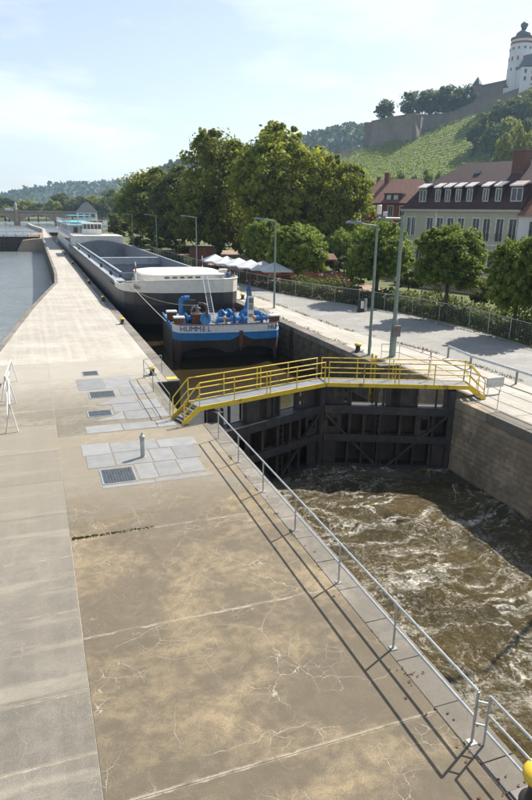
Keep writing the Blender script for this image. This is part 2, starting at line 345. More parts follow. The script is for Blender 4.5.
# --- island body
ib = MB(); ib.prism(ISL+[(6.2,330),(XL,330),(XL,G1),(5.6,G1),(5.6,G0),(XL,G0),(XL,-18)], -7, -.07)
isl = ib.build('lock_island_pavement', WALLS, kind='structure')
JOINT = M('joint_mortar', (.50,.43,.32), (.33,.28,.21), 3, .9)
MB().prism([(x+.3,y) for x,y in ISL]+[(6.14,300),(6.14,G1+.1),(5.5,G1+.1),(5.5,G0-.1),(6.14,G0-.1),(6.14,-18)], -.068, -.008).build('joint_filler', JOINT, isl)
def slab(pts, mat, parent=isl, z=0., th=.066, name='concrete_slab'):
    m = MB(); z += random.uniform(-.004, .002)
    m.prism(pts, z-th, z); return m.build(name, mat, parent)
g = .007
def row(x0f, x1f, ys, matf):
    for ya, yb in zip(ys[:-1], ys[1:]):
        a0, a1, b0, b1 = x0f(ya), x1f(ya), x0f(yb), x1f(yb)
        slab([(a0+g,ya+g),(a1-g,ya+g),(b1-g,yb-g),(b0+g,yb-g)], matf(.5*(ya+yb)))
JX, CX = .34, 6.16
left_j = [-4,-1.5,1,3.4,5.6,7.2,8.6,10.08,12.68,15.1,17.6,20.1,22.9,26.1,29.6,33.2,37.5]
row(lambda y: xl(y)+.35, lambda y: JX, left_j+[43.8], lambda y: GREY if y < 25 else (LTAN if y < 37 else PALE))
row(lambda y: JX, lambda y: CX, [-5,-.8,3.3,7.5,11.6,15.95,20.1,G0], lambda y: TAN)
row(lambda y: JX, lambda y: 5.12, [G0,28.2,G1,33.4], lambda y: LTAN)
row(lambda y: 5.12, lambda y: 5.58, [G0,28,G1], lambda y: COPING)
row(lambda y: 5.12, lambda y: CX, [G1,33.4], lambda y: LTAN)
row(lambda y: JX, lambda y: CX, [33.4,37.5,43.8], lambda y: LTAN if y < 37 else PALE)
yy = [43.8,48.5,53.5,60.6,67,74,82,88,95,101.5,108]+[108+8.2*i for i in range(1,24)]+[300]
row(lambda y: xl(y)+.35, lambda y: CX, yy, lambda y: PALE)
row(lambda y: xl(y)+.35, lambda y: XL-.06, [300,315,330], lambda y: PALE)
for ya, yb in zip(ISL[:-1], ISL[1:]):                     # kerb stones along the river edge of the island
    n = max(1, int((yb[1]-ya[1])/4)); 
    for i in range(n):
        p = Vector(ya).lerp(Vector(yb), i/n); q = Vector(ya).lerp(Vector(yb), (i+1)/n)
        slab([(p.x-.04,p.y+g),(p.x+.35,p.y+g),(q.x+.35,q.y-g),(q.x-.04,q.y-g)], COPING, th=.25, name='kerb_stone')
def coping_run(y0, y1, L, x0, x1, parent):
    n = max(1, round((y1-y0)/L)); L = (y1-y0)/n
    for i in range(n):
        a, b = y0+i*L, y0+(i+1)*L; m = MB(); dz = random.uniform(-.006,.003)
        m.box(x0, x1+random.uniform(-.008,.008), a+.006, b-.006, -.42, dz); m.build('coping_stone', COPING, parent, bevel=.015)
coping_run(-4, G0, 1.27, CX+.008, XL+.02, isl)
coping_run(G1+.02, 100, 1.9, CX+.008, XL+.02, isl)
coping_run(100, 330, 6, CX+.008, XL+.02, isl)
# --- far guide wall of the lock entrance
gm = MB(); pts = [(5.2,330),(3.4,360),(.8,400),(-.6,440),(-1.8,470)]
gm.prism([(x,y) for x,y in pts]+[(x+1.6,y) for x,y in pts[::-1]], -7, .1)
gm.build('guide_wall', PALE, label='narrow pale stone guide wall running on beyond the far end of the lock island', cat='wall')

# --- lock walls (faces)
wl = empty('lock_wall', (XR,0,0), label='tan board marked concrete lock wall right of the foaming water', cat='wall')
m = MB(); m.box(.0, .5, -60, 15.2, -7, -.46); m.xf(Matrix.Translation((-.012,0,0))); m.build('wall_panel', WALLC, wl)
m = MB(); m.box(.0, .5, 15.23, G0, -7, -.46); m.xf(Matrix.Translation((-.010,0,0))); m.build('wall_panel', WALLC, wl)
for i in range(13):                                         # board marks left by the formwork
    z = -.62-i*.262; m = MB(); m.box(-.03-random.uniform(0,.02), .1, -12, 15.2, z-.122, z+.122); m.build('formwork_board', WALLC, wl)
    m = MB(); m.box(-.03-random.uniform(0,.02), .1, 15.25, G0-.02, z-.122, z+.122); m.build('formwork_board', WALLC, wl)
for i in range(22):
    a = -28.6+i*2.41
    m = MB(); m.box(-.04, .66, a+.008, a+2.402, -.45, random.uniform(-.004,.004)); m.build('coping_stone', PATCH if i == 21 else COPING, wl, bevel=.03)
ul = empty('lock_wall', (XR,0,0), label='dark weathered stone lock wall behind the moored vessels', cat='wall')
m = MB(); m.box(.03, .6, G1, 330, -7, -.4); m.build('wall_core', WALLS, ul)
bl = {}
for r_ in range(4):                                          # stone courses, single blocks where one can tell them apart
    y = G1+.02+(.6 if r_ % 2 else 0); z0 = -.42-(r_+1)*.52
    while y < 84:
        L = random.choice((1.1,1.3,1.5)); k = (L, random.randint(0,2))
        if k not in bl:
            mm = MB(); d = random.uniform(-.02,.02); mm.box(-.02+d, .1, .012, L-.012, .012, .508); bl[k] = mm.mesh('stone_block'); bl[k].materials.append(WALLS)
        obj('stone_block', bl[k], None, ul, loc=(0, y, z0)); y += L
m = MB(); m.box(1.17, 1.4, G0+.02, G1-.02, -7, -.03); m.build('recess_panel', WALLC, ul); m = MB(); m.box(.02, 1.16, G1-.03, G1+.2, -7, -.41); m.build('recess_panel', WALLC, ul); m = MB(); m.box(.02, 1.16, G0-.2, G0+.03, -7, -.46); m.build('recess_panel', WALLC, ul)
i = 0; y = G1+.02
while y < 150:
    L = 2.2 if y < 70 else 6; m = MB(); m.box(-.03, .75, y+.01, y+L-.01, -.4, random.uniform(-.005,.005)); m.build('coping_stone', COPING, ul, bevel=.02); y += L
# --- right quay: pale strip and gravel road
q = MB(); q.prism([(19.66,-30),(19.66,G0),(20.15,G0),(20.15,G1),(19.68,G1),(19.68,36),(19.72,330),(22,330),(22.2,44),(24.2,33),(24.6,-30)], -.1, -.004); qo = q.build('quay_pavement', PALE, kind='structure')
for y0, y1, x0, x1 in ((14,17.6,19.72,22.6),(17.62,21.2,19.72,22.6),(21.22,24.3,19.72,22.6),(24.4,27.9,20.2,22.6),(27.92,31.5,20.2,22.6),(31.52,35.5,19.75,22.0)):
    mm = MB(); mm.box(x0, x1, y0+.02, y1-.02, -.05, .006+random.uniform(0,.004)); mm.build('concrete_slab', PALE, qo)
FEN = [(32.0,8),(32.2,20),(32.4,34),(33.1,42),(32.2,49),(30.2,55.5),(27.8,61.5),(26.2,67),(25.2,76),(24.5,92),(24.2,112),(24.0,140)]
rd = MB(); rd.prism([(20.4,-30),(20.4,300),(23.6,300)]+[(x-.25,y) for x,y in FEN[::-1]]+[(31.8,-30)], -.09, -.008); rd.build('quay_road', ROAD, kind='structure')
lm = MB(); a, b = at(277,308.4), at(328,329); lm.prism([(a.x-.06,a.y),(a.x+.06,a.y),(b.x+.06,b.y),(b.x-.06,b.y)], -.004, .004); lm.build('painted_line', WHITE, kind='structure')
tr_ = MB(); tr_.prism([(x+.4,y) for x,y in FEN[6:]]+[(30,150),(50,150),(40,66)], -.05, -.012); tr_.build('terrace_ground', M('terrace_gravel', (.33,.22,.15), (.25,.16,.11), .8, .9, .3), kind='structure')

# --- water
def grid_water(name, poly_x, y0, y1, z, mat, nx, ny, amp, scale, edge=None):
    vs_, fs = [], []
    for j in range(ny+1):
        y = y0+(y1-y0)*j/ny
        for i in range(nx+1):
            x = poly_x[0]+(poly_x[1]-poly_x[0])*i/nx; yy_ = y
            if edge: yy_ = y0+(edge(x)-y0)*j/ny
            p = Vector((x*scale, yy_*scale, 3.1))
            h = mnoise.fractal(p, .9, 2.1, 5)*amp + abs(mnoise.noise(p*2.7))*amp*.5
            vs_.append((x, yy_, z+h))
    for j in range(ny):
        for i in range(nx): k = j*(nx+1)+i; fs.append((k,k+1,k+nx+2,k+nx+1))
    me = bpy.data.meshes.new(name); me.from_pydata(vs_, [], fs); me.polygons.foreach_set('use_smooth', [True]*len(fs)); return obj(name, me, mat, kind='structure')
HEEL, MIT = 24.55, 27.15
def vee(x): return HEEL+.35+(MIT-HEEL)*(1-abs(x-12.85)/6.05)
grid_water('lower_lock_water', (XL-.05, XR+.05), -2, 24, ZL, WLOW, 170, 340, .12, .8, edge=vee)
m = MB(); m.add([(XL-.05,-60,ZL),(XR+.05,-60,ZL),(XR+.05,-2,ZL),(XL-.05,-2,ZL)], [(0,1,2,3)]); m.build('lower_channel_water', WLOW, kind='structure')
m = MB(); m.add([(5.5,vee(XL)-.2,ZU),(12.85,vee(12.85)-.2,ZU),(20.15,vee(XR)-.2,ZU),(20.15,335,ZU),(5.5,335,ZU)], [(0,1,2,3,4)]); m.build('chamber_water', WCH, kind='structure')
m = MB(); m.add([(-400,-60,ZL),(3,-60,ZL),(4,212,ZL),(-400,212,ZL)], [(0,1,2,3)]); m.build('lower_river_water', WRIV, kind='structure')
m = MB(); m.add([(-400,213,ZRU),(4,213,ZRU),(5.2,332,ZRU),(40,335,ZRU),(300,800,ZRU),(300,1500,ZRU),(-400,1500,ZRU)], [tuple(range(7))]); m.build('upper_river_water', WRIV, kind='structure')
# drowned sill ledge seen through the shallow water under the gate
m = MB(); m.prism([(XL,HEEL+.2),(12.85,MIT+.2),(XR,HEEL+.2),(XR,HEEL-2.2),(12.85,MIT-1.1),(XL,HEEL-2.2)], -7, ZL+.03); m.build('gate_sill', WALLS, label='wet concrete sill ledge under the closed lock gates', cat='ledge')

# ================================================================== LOCK GATES
def gate_leaf(side):
    # local frame: u along the leaf from heel to mitre, v downstream (towards camera), z up
    hx = XL-.1 if side < 0 else XR+.1
    A = Vector((hx, HEEL, 0)); B = Vector((12.85, MIT, 0)); U = (B-A); L = U.length; U.normalize()
    V = Vector((U.y, -U.x, 0)); V = V if V.y < 0 else -V
    def W(u, v, z): return A+U*u+V*v+Vector((0,0,z))
    root = empty('lock_gate', A, label='black steel lock gate leaf at the ' + ('island side, left of the meeting post' if side < 0 else 'quay side, right of the meeting post'), cat='gate', group='pair of mitre gate leaves')
    def bx(name, u0, u1, v0, v1, z0, z1, mat, par=root):
        m = MB(); c = [W(u,v,z)-A for z in (z0,z1) for u,v in ((u0,v0),(u1,v0),(u1,v1),(u0,v1))]
        m.add(c, [(0,3,2,1),(4,5,6,7),(0,1,5,4),(1,2,6,5),(2,3,7,6),(3,0,4,7)])
        bm = bmesh.new(); me = m.mesh(name); bm.from_mesh(me); bmesh.ops.recalc_face_normals(bm, faces=bm.faces); bm.to_mesh(me); bm.free()
        return obj(name, me, mat, par if par is root else par)
    def brc(name, a, b, w_, h, mat):
        return MB().bar(W(*a)-A, W(*b)-A, w_, h).build(name, mat, root)
    E_ = L-.02
    sk = bx('skin_plate', .1, E_, -.42, -.38, -4.8, -.48, GATE)
    bx('heel_post', 0, .32, -.45, .30, -4.8, .40, GATEB)
    bx('mitre_post', L-.28, L, -.45, .33, -4.8, .40, GATEB)
    for z0, z1, d in ((-.82,-.50,.42),(-2.28,-1.98,.40),(-3.55,-3.75,.36)):
        b = bx('beam', .33, L-.29, -.36, d, min(z0,z1), max(z0,z1), GATEB)
        m = bx('flange', .34, L-.30, d+.003, d+.04, min(z0,z1)-.03, max(z0,z1)+.05, GATEB, root)
    # upright ribs in the two lower bays
    for u, d in ((.95,.30),(1.75,.24),(2.55,.30),(3.55,.26),(4.35,.30),(5.05,.24)):
        bx('rib', u, u+.13, -.37, d, -1.97, -.83, GATE); bx('rib', u+.05, u+.16, -.37, d-.05, -3.54, -2.29, GATE)
    # web plates with square cut-outs: built as four strips round each hole
    def plate_hole(u0, u1, z0, z1, hu0, hu1, hz0, hz1, v=.20):
        p = bx('web_plate', u0, hu0, v, v+.03, z0, z1, GATE); bx('web_plate', hu1, u1, v, v+.03, z0, z1, GATE)
        bx('web_plate', hu0, hu1, v, v+.03, z0, hz0, GATE); bx('web_plate', hu0, hu1, v, v+.03, hz1, z1, GATE)
    plate_hole(L-1.15, L-.3, -1.97, -.83, L-.95, L-.5, -1.6, -1.15)
    plate_hole(1.15, 1.75, -1.97, -.83, 1.25, 1.6, -1.65, -1.1)
    bx('web_plate', L-.95, L-.3, .18, .21, -3.54, -2.29, GATE); bx('web_plate', .34, .95, .18, .21, -3.54, -2.29, GATE)
    # diagonal braces
    brc('brace', (L-.35,.33,-.9), (L-2.9,.33,-3.5), .16, .12, GATEB); brc('brace', (.4,.33,-.9), (3.1,.33,-3.5), .16, .12, GATEB)
    # upper panel with openings: solid - opening - solid - opening
    def up(u0, u1, holes=()):
        us = [u0]+[x for h in holes for x in h]+[u1]
        for i in range(0, len(us), 2): bx('upper_plate', us[i], us[i+1], -.05, .02, -.49, .47, GATE)
        for a, b in holes:
            bx('upper_plate', a, b, -.05, .02, -.49, -.36, GATE); bx('upper_plate', a, b, -.05, .02, -.12, .12, GATE); bx('upper_plate', a, b, -.05, .02, .33, .47, GATE)
    up(L-1.55, L-.29, [(L-1.42,L-1.24),(L-1.15,L-.97)])
    up(L-4.75, L-3.3, [(L-3.75,L-3.57),(L-4.02,L-3.84)])
    for u in (L-1.62, L-3.25, L-4.88, L-2.9): bx('upright', u, u+.09, -.2, .12, -.49, .47, GATEB)
    for u in (.45, .85): bx('upright', u, u+.08, -.1, .02, -.49, .47, GATEB)
    # ladder up the gate face
    ld = MB(); s0 = L-3.2
    for u in (s0, s0+.38): 
        for a, b in (((u,.34,-3.6),(u,.34,-.85)),): ld.bar(W(*a)-A, W(*b)-A, .04, .05)
    for i in range(9): z = -3.45+i*.3; ld.bar(W(s0,.34,z)-A, W(s0+.38,.34,z)-A, .025, .03)
    ld.build('ladder', GATE, root)
    # debris lying on the middle beam
    db = MB()
    for i in range(26):
        u = random.uniform(1.2, L-1.2); v = random.uniform(.0,.3); p = W(u, v, -1.965)-A; db.bar(p, p+Vector((random.uniform(-.3,.3), random.uniform(-.1,.1), .04)), .05, .04)
    db.build('driftwood', RUST, root)
    return A, U, V, L
GA = {}
for sd in (-1, 1): GA[sd] = gate_leaf(sd)

# --- yellow walkway over both leaves
ZD = .66
NEAR = {-1: (Vector((6.10,24.55,0)), Vector((12.98,26.62,0))), 1: (Vector((19.45,24.10,0)), Vector((12.98,26.62,0)))}
def walkway(sd):
    a, b = NEAR[sd]; d = (b-a); L = d.length; d.normalize(); nrm = Vector((-d.y, d.x, 0)); nrm = nrm if nrm.y > 0 else -nrm
    root = empty('gate_walkway', a, label='yellow railed footbridge with stairs to the ' + ('island, on the left gate leaf' if sd < 0 else 'quay, on the right gate leaf'), cat='walkway', group='footbridges on the gate leaves')
    Wd = 1.02; LL = L-.02
    def P(u, v, z): return d*u+nrm*v+Vector((0,0,z))
    # deck of single grating panels
    n = 6
    for i in range(n):
        m = MB(); u0, u1 = LL*i/n+.006, LL*(i+1)/n-.006
        e0 = .0; sk = (.38*Wd if i == n-1 else 0)
        pts = [P(u0,.06,0), P(u1,.06,0), P(u1+(.30*Wd if i==n-1 else 0),Wd-.06,0), P(u0,Wd-.06,0)]
        m.prism([(p.x,p.y) for p in pts], ZD-.05, ZD); m.build('deck_panel', DECK, root)
    ext = {0: 0, 1: .30*Wd}
    for k, v in ((0, .03), (1, Wd-.03)):
        MB().bar(P(0,v,ZD-.07), P(LL+ext[k],v,ZD-.07), .05, .20).build('side_beam', YEL, root)
    for i in range(5): 
        u = .5+i*(L-1)/4; MB().bar(P(u,.06,ZD-.1), P(u,Wd-.06,ZD-.1), .06, .08).build('cross_beam', GATEB, root)
    # rails
    for k, v in ((0, .03), (1, Wd-.03)):
        E2 = LL+ext[k]-.06
        H = 1.05
        np_ = 5
        for i in range(np_):
            u = .02+(E2-.04)*i/(np_-1)
            MB().tube(P(u,v,ZD-.1), P(u,v,ZD+H), .026).build('post', YEL, root)
            if i == 2: MB().tube(P(u+.2,v,ZD-.1), P(u+.2,v,ZD+H), .026).build('post', YEL, root)
        for h in (H, .54): MB().tube(P(.02,v,ZD+h), P(E2,v,ZD+h), .027).build('rail', YEL, root)
        # sloping stair rail and stringer
        T = -.78; zt = .02
        MB().path([P(.02,v,ZD+H), P(T+.05,v,zt+.95)], .027).build('stair_rail', YEL, root)
        MB().path([P(.02,v,ZD+.54), P(T+.05,v,zt+.46)], .025).build('stair_rail', YEL, root)
        MB().tube(P(T+.05,v,zt), P(T+.05,v,zt+.95), .026).build('post', YEL, root)
        st = MB(); q = [P(.05,v-.02,ZD-.17), P(.05,v-.02,ZD+.03), P(-.08,v-.02,ZD+.03), P(T-.06,v-.02,zt+.12), P(T-.06,v-.02,zt), P(T+.14,v-.02,zt)]
        q2 = [p+nrm*.04 for p in q]; n6 = len(q)
        st.add(q+q2, [tuple(range(n6)), tuple(range(n6,2*n6))[::-1]]+[(i,(i+1)%n6,n6+(i+1)%n6,n6+i) for i in range(n6)])
        st.build('stringer', YEL, root)
    for i in range(3):
        u = -.12-.24*i; z = ZD-.19*(i+1)
        MB().bar(P(u,.07,z), P(u,Wd-.07,z), .25, .03).build('stair_tread', DECK, root)
    # short posts carrying the bridge on the gate
    for u in (.55, 2.4, 4.6, 6.2): MB().bar(P(u,.45,-.45), P(u,.45,ZD-.13), .09, .09).build('support', GATEB, root)
walkway(-1); walkway(1)

# ================================================================== RAILINGS
def railing(name, posts, H, label, cat, mat=GALV, r=.022, mids=(.5,), base=True, sq=False, group=None):
    root = empty(name, posts[0], label=label, cat=cat, group=group); o = Vector(posts[0])
    for p in posts:
        p = Vector(p)-o
        MB().tube(p, p+Vector((0,0,H)), r).build('post', mat, root)
        if base: MB().box(p.x-.07, p.x+.07, p.y-.07, p.y+.07, p.z+.001, p.z+.014).build('foot_plate', PLATE, root)
    for k in [1.]+list(mids):
        MB().path([Vector(p)-o+Vector((0,0,H*k)) for p in posts], r*1.05).build('rail', mat, root)
    return root
YP = [6.74, 9.27, 11.79, 14.53, 17.2, 19.8, 22.4]
railing('safety_railing', [(6.31,y,0) for y in YP], 1.04, 'long galvanised pipe railing along the island edge above the foaming water', 'railing', r=.024)
# swing section of the railing nearest the camera
gt = empty('railing_gate', (6.46,6.62,0), label='swinging galvanised railing section beside the nearest yellow topped bollard', cat='railing')
for h in (1.0, .64, .30): MB().tube((0,0,h), (0.04,-3.4,h), .021).build('rail', GALV, gt)
for y in (0, -1.15, -2.3, -3.4): MB().tube((.0,y,.30 if y else .02), (0,y,1.0), .02).build('post', GALV, gt)
MB().tube((-.15,.12,.85), (0,0,.85), .018).build('hinge', GALV, gt); MB().tube((-.15,.12,.4), (0,0,.4), .018).build('hinge', GALV, gt)
railing('recess_railing', [(6.2,33.45,0),(5.08,32.6,0),(5.07,29.8,0),(5.07,25.7,0)], 1.0, 'thin grey railing guarding the gate recess left of the yellow walkway', 'railing', mat=LAMPG, r=.018)
railing('quay_railing', [(19.9,33.3,0),(20.75,32.6,0),(20.85,29.4,0),(20.6,26.1,0)], .95, 'thin grey railing round the gate recess below the twin lamp posts', 'railing', mat=LAMPG, r=.016)
railing('edge_railing', [(19.8,24.05,0),(19.5,22.1,0),(19.55,18.6,0),(19.6,15,0),(19.6,11,0)], 1.0, 'thin wire railing on the quay edge above the tan lock wall', 'railing', mat=LAMPG, r=.014)
gr = empty('guard_rail', (24.3,32.6,0), label='thick silver tubular guard rail between quay pavement and gravel road', cat='guard rail')
for (x,y) in ((24.2,32.4),(23.72,29.55),(23.84,25.85),(23.9,22),(23.9,18)):
    MB().box(x-24.3-.045, x-24.3+.045, y-32.6-.045, y-32.6+.045, 0, .70).build('post', LAMPG, gr)
MB().path([(-.1,-.2,.74),(-.58,-3.05,.74),(-.46,-6.75,.74),(-.4,-10.6,.74),(-.4,-15,.74)], .075, 12).build('rail', GALV, gr)
# folding white stands at the left border
def stand(x, y, L, label, ry):
    r_ = empty('folding_barrier', (x,y,0), ry, label=label, cat='barrier', group='white barriers left on the island')
    for s in (-1, 1):
        MB().tube((0,s*L/2,0), (.22,s*L/2*.92,1.15), .028).build('leg', WHITE, r_); MB().tube((.44,s*L/2,0), (.22,s*L/2*.92,1.15), .028).build('leg', WHITE, r_)
    MB().tube((.22,-L*.5,1.15), (.22,L*.5,1.15), .035).build('top_bar', WHITE, r_); MB().bar((.1,-L*.47,.55), (.1,L*.47,.55), .02, .14).build('board', WHITE, r_)
stand(-1.62, 27.6, 4.2, 'white folding barrier standing nearer on the grey left strip of the island', R(2))
stand(-1.78, 32.0, 3.6, 'white folding barrier standing just behind the first one at the left border', R(-3))

# ================================================================== BOLLARDS
def bollard(x, y, s, label, mat_top=YEL):
    b = empty('mooring_bollard', (x,y,0), label=label, cat='bollard', group='yellow capped mooring bollards')
    MB().lathe([(.26*s,0),(.26*s,.03*s),(.20*s,.06*s),(.17*s,.16*s),(.16*s,.36*s),(.20*s,.42*s),(.26*s,.46*s)], 20).build('body', BLACK, b, smooth=True)
    MB().lathe([(.265*s,.461*s),(.27*s,.50*s),(.24*s,.565*s),(.15*s,.605*s),(.02*s,.615*s)], 20).build('cap', mat_top, b, smooth=True)
    MB().box(-.3*s,.3*s,-.3*s,.3*s,0.001,.02).build('base_plate', BLACK, b, bevel=.01)
bollard(6.52, 5.42, 1.12, 'large black bollard with yellow cap in the bottom right corner')
bollard(5.62, 33.2, .75, 'yellow capped bollard beside the recess railing on the island')
for y, l in ((50,'yellow capped bollard on the pale island edge level with the blue boat'),(64,'small bollard on the island edge beside the barge bow'),(80,'small bollard on the island edge beside the front of the cargo hold'),(111,'small bollard on the island edge beside the rear of the cargo hold'),(136,'tiny bollard on the island edge beside the barge stern')):
    bollard(6.25, y, .8, l)
bollard(19.5, 35.6, .95, 'black bollard with yellow cap in front of the left twin lamp post')
bollard(20.2, 62.2, .95, 'black bollard with yellow cap near the barge bow on the right quay')
rr = MB().path(catenary((20.2,62.2,.45), (18.3,59.6,2.6), .15), .022, 6); rr.build('mooring_rope', ROPE, label='pale rope from the barge bow down to the quay bollard', cat='rope')
rr = MB().path(catenary((20.2,62.2,.5), (18.4,61.2,2.5), .1), .02, 6); rr.build('mooring_rope', ROPE, label='second rope from the barge bow to the quay bollard', cat='rope')

# ================================================================== COVER PLATES
def plate_set(root, quads, z=.006):
    for i, qd in enumerate(quads):
        mt = PLATE; nm = 'cover_plate'
        m = MB(); m.prism(qd, z-.012, z+random.uniform(0,.003)); m.build(nm, mt, root)
def rect(x0, x1, y0, y1): return [(x0+.012,y0+.012),(x1-.012,y0+.012),(x1-.012,y1-.012),(x0+.012,y1-.012)]
def hatch(x0, x1, y0, y1, label):
    h = empty('floor_hatch', (x0,y0,0), label=label, cat='hatch'); w_, l = x1-x0, y1-y0
    MB().box(.0,w_,0,l,.004,.008).build('pit_cover', GRATE, h)
    for a, b, c, d in ((-.05,w_+.05,-.06,-.002),(-.05,w_+.05,l+.002,l+.06),(-.06,-.002,0,l),(w_+.002,w_+.06,0,l)): MB().box(a,b,c,d,.003,.014).build('frame', GALV, h)
    n = int(w_/.09)
    for i in range(1, n): x = w_*i/n; MB().box(x-.012,x+.012,.01,l-.01,.009,.018).build('grate_bar', GRATE, h)
cp = empty('floor_plates', (0,0,0), label='patchwork of grey steel floor plates round the small grey post', cat='floor plates')
plate_set(cp, [rect(1.12,2.15,22.0,23.2),rect(2.17,3.9,22.05,23.1),rect(1.2,2.15,20.75,21.98),rect(2.17,3.45,20.75,22.03),rect(3.47,4.3,20.75,22.03),rect(4.32,5.2,20.75,22.5),rect(3.92,5.4,22.05,22.95),rect(2.75,3.4,19.35,20.73),rect(3.42,4.2,19.4,20.73),rect(4.22,5.05,19.45,20.73),rect(1.5,3.2,18.95,19.2),rect(3.22,5.2,18.98,19.3)])
c2 = empty('floor_plates', (0,0,0), label='long strip of ribbed steel floor plates running to the yellow stairs', cat='floor plates')
plate_set(c2, [rect(1.45,2.9,24.42,25.35),rect(2.92,4.3,24.42,25.32),rect(4.32,5.1,24.45,25.3)])
c3 = empty('floor_plates', (0,0,0), label='light grey steel floor plates beside the recess railing', cat='floor plates')
plate_set(c3, [rect(1.9,3.2,25.9,26.5)[:2]+[(3.19,27.1),(2.8,26.5)], rect(3.22,4.5,25.75,27.0), rect(4.52,5.05,25.8,27.1), rect(2.85,4.1,27.02,28.2), rect(4.12,5.0,27.15,28.6), [(2.2,28.3),(4.0,28.25),(4.0,29.3),(3.3,29.3)]])
c4 = empty('floor_plates', (0,0,0), label='faint steel floor plates behind the second hatch', cat='floor plates')
plate_set(c4, [rect(1.6,2.9,31.0,33.2),rect(2.92,4.4,31.0,33.2),rect(3.5,4.9,29.6,30.9)])
hatch(1.6, 2.62, 19.32, 20.5, 'nearest dark square floor grating below the small grey post')
hatch(1.75, 2.7, 26.62, 27.4, 'dark tilted floor grating left of the light steel plates')
hatch(2.07, 3.2, 29.5, 30.55, 'dark floor grating in the middle row on the island')
hatch(2.07, 2.83, 33.95, 34.85, 'farthest small dark floor grating on the pale island')
pp = empty('service_post', (3.17,21.32,0), label='short grey control post standing on the steel floor plates', cat='post')
MB().lathe([(.11,0),(.11,.02),(.085,.03),(.085,.72),(.10,.73),(.10,.80),(.04,.86),(.03,.95),(.0,.96)], 14).build('shaft', M('pale_grey_paint',(.42,.44,.40),None,3,.5), pp)
MB().box(-.05,.05,-.105,-.088,.5,.66).build('panel', GALV, pp)

# moss in the slab joint, dry leaves
ms = MB()
for i in range(420):
    x = .4+2.2*random.random()**1.5; y = 15.95+random.gauss(0,.03); h = random.uniform(.01,.05); a = random.uniform(0,6.28); w_ = .02
    ms.add([(x-w_*math.cos(a),y-w_*math.sin(a),0),(x+w_*math.cos(a),y+w_*math.sin(a),0),(x+random.uniform(-.03,.03),y+random.uniform(-.03,.03),h)], [(0,1,2)])
for i in range(500):
    y = random.choice([random.uniform(5,22), random.uniform(14,22)]); 
    if mnoise.noise((y*1.7,0,0)) < .15: continue
    x = 6.16+random.gauss(0,.018); h = random.uniform(.01,.06); a = random.uniform(0,6.28); w_ = .018
    ms.add([(x-w_*math.cos(a),y-w_*math.sin(a),0),(x+w_*math.cos(a),y+w_*math.sin(a),0),(x+random.uniform(-.04,.04),y+random.uniform(-.04,.04),h)], [(0,1,2)])
ms.build('moss', MOSS, kind='stuff', label='moss and small weeds growing in the slab joints', cat='moss')
lv = MB()
for i in range(46):
    x = 6.15+random.gauss(0,.25); y = random.uniform(4.6,9) if i % 3 else random.uniform(4.6,20); a = random.uniform(0,6.28); s = random.uniform(.02,.045)
    c, d = math.cos(a)*s, math.sin(a)*s; lv.add([(x-c,y-d,.012),(x+d*.6,y-c*.6,.03),(x+c,y+d,.014),(x-d*.6,y+c*.6,.02)], [(0,1,2,3)])
lv.build('fallen_leaves', DRYLEAF, kind='stuff', label='dry brown leaves scattered along the coping stones', cat='leaves')

# ================================================================== LAMP POSTS
def lamp(x, y, label, H=8.0, arm=2.0, r=.085, az=180):
    L_ = empty('street_lamp', (x,y,0), label=label, cat='street lamp', group='grey lamp posts along the quay')
    MB().lathe([(.17,0),(.17,.03),(r*1.15,.04),(r*1.1,1.2),(r*.8,H-.05),(r*.8,H)], 12).build('pole', LAMPG, L_, smooth=False)
    a = R(az); d = Vector((math.cos(a), math.sin(a), 0))
    MB().path([Vector((0,0,H-.06)), d*(arm*.55)+Vector((0,0,H+.06))], .05).build('arm', LAMPG, L_)
    hd = MB(); h0, h1 = arm*.5, arm*1.05
    pr = [(h0,.05,.05),(h0+.15,.13,.10),(h1-.25,.16,.12),(h1,.10,.06)]
    s = Vector((-d.y,d.x,0)); vs_ = []
    for u, w_, t_ in pr:
        c = d*u+Vector((0,0,H+.08+.04*(u-h0))); vs_ += [c-s*w_-Vector((0,0,t_*.4)), c+s*w_-Vector((0,0,t_*.4)), c+s*w_*.7+Vector((0,0,t_)), c-s*w_*.7+Vector((0,0,t_))]
    fs = [(0,1,2,3),(12,15,14,13)]+[(4*j+i,4*j+4+i,4*j+4+(i+1)%4,4*j+(i+1)%4) for j in range(3) for i in range(4)]
    hd.add(vs_, fs).build('lamp_head', LAMPH, L_)
    MB().box(-.07,.07,-r*1.3,-r*1.05,.5,.95).build('access_door', LAMPG, L_)
    return L_
lamp(21.1, 16.4, 'lamp post out on the near right quay that throws its shadow on the foam')
lamp(19.71, 34.48, 'lamp post left of the thicker twin post beside the gates', arm=2.0)
lamp(21.16, 55.5, 'lamp post on the quay right of the blue boat')
lamp(21.2, 85.9, 'lamp post behind the middle of the cargo hold')
lamp(21.2, 115.3, 'lamp post behind the rear of the cargo hold, second from the far end')
lamp(21.2, 143.9, 'farthest thin lamp post left of the big trees')
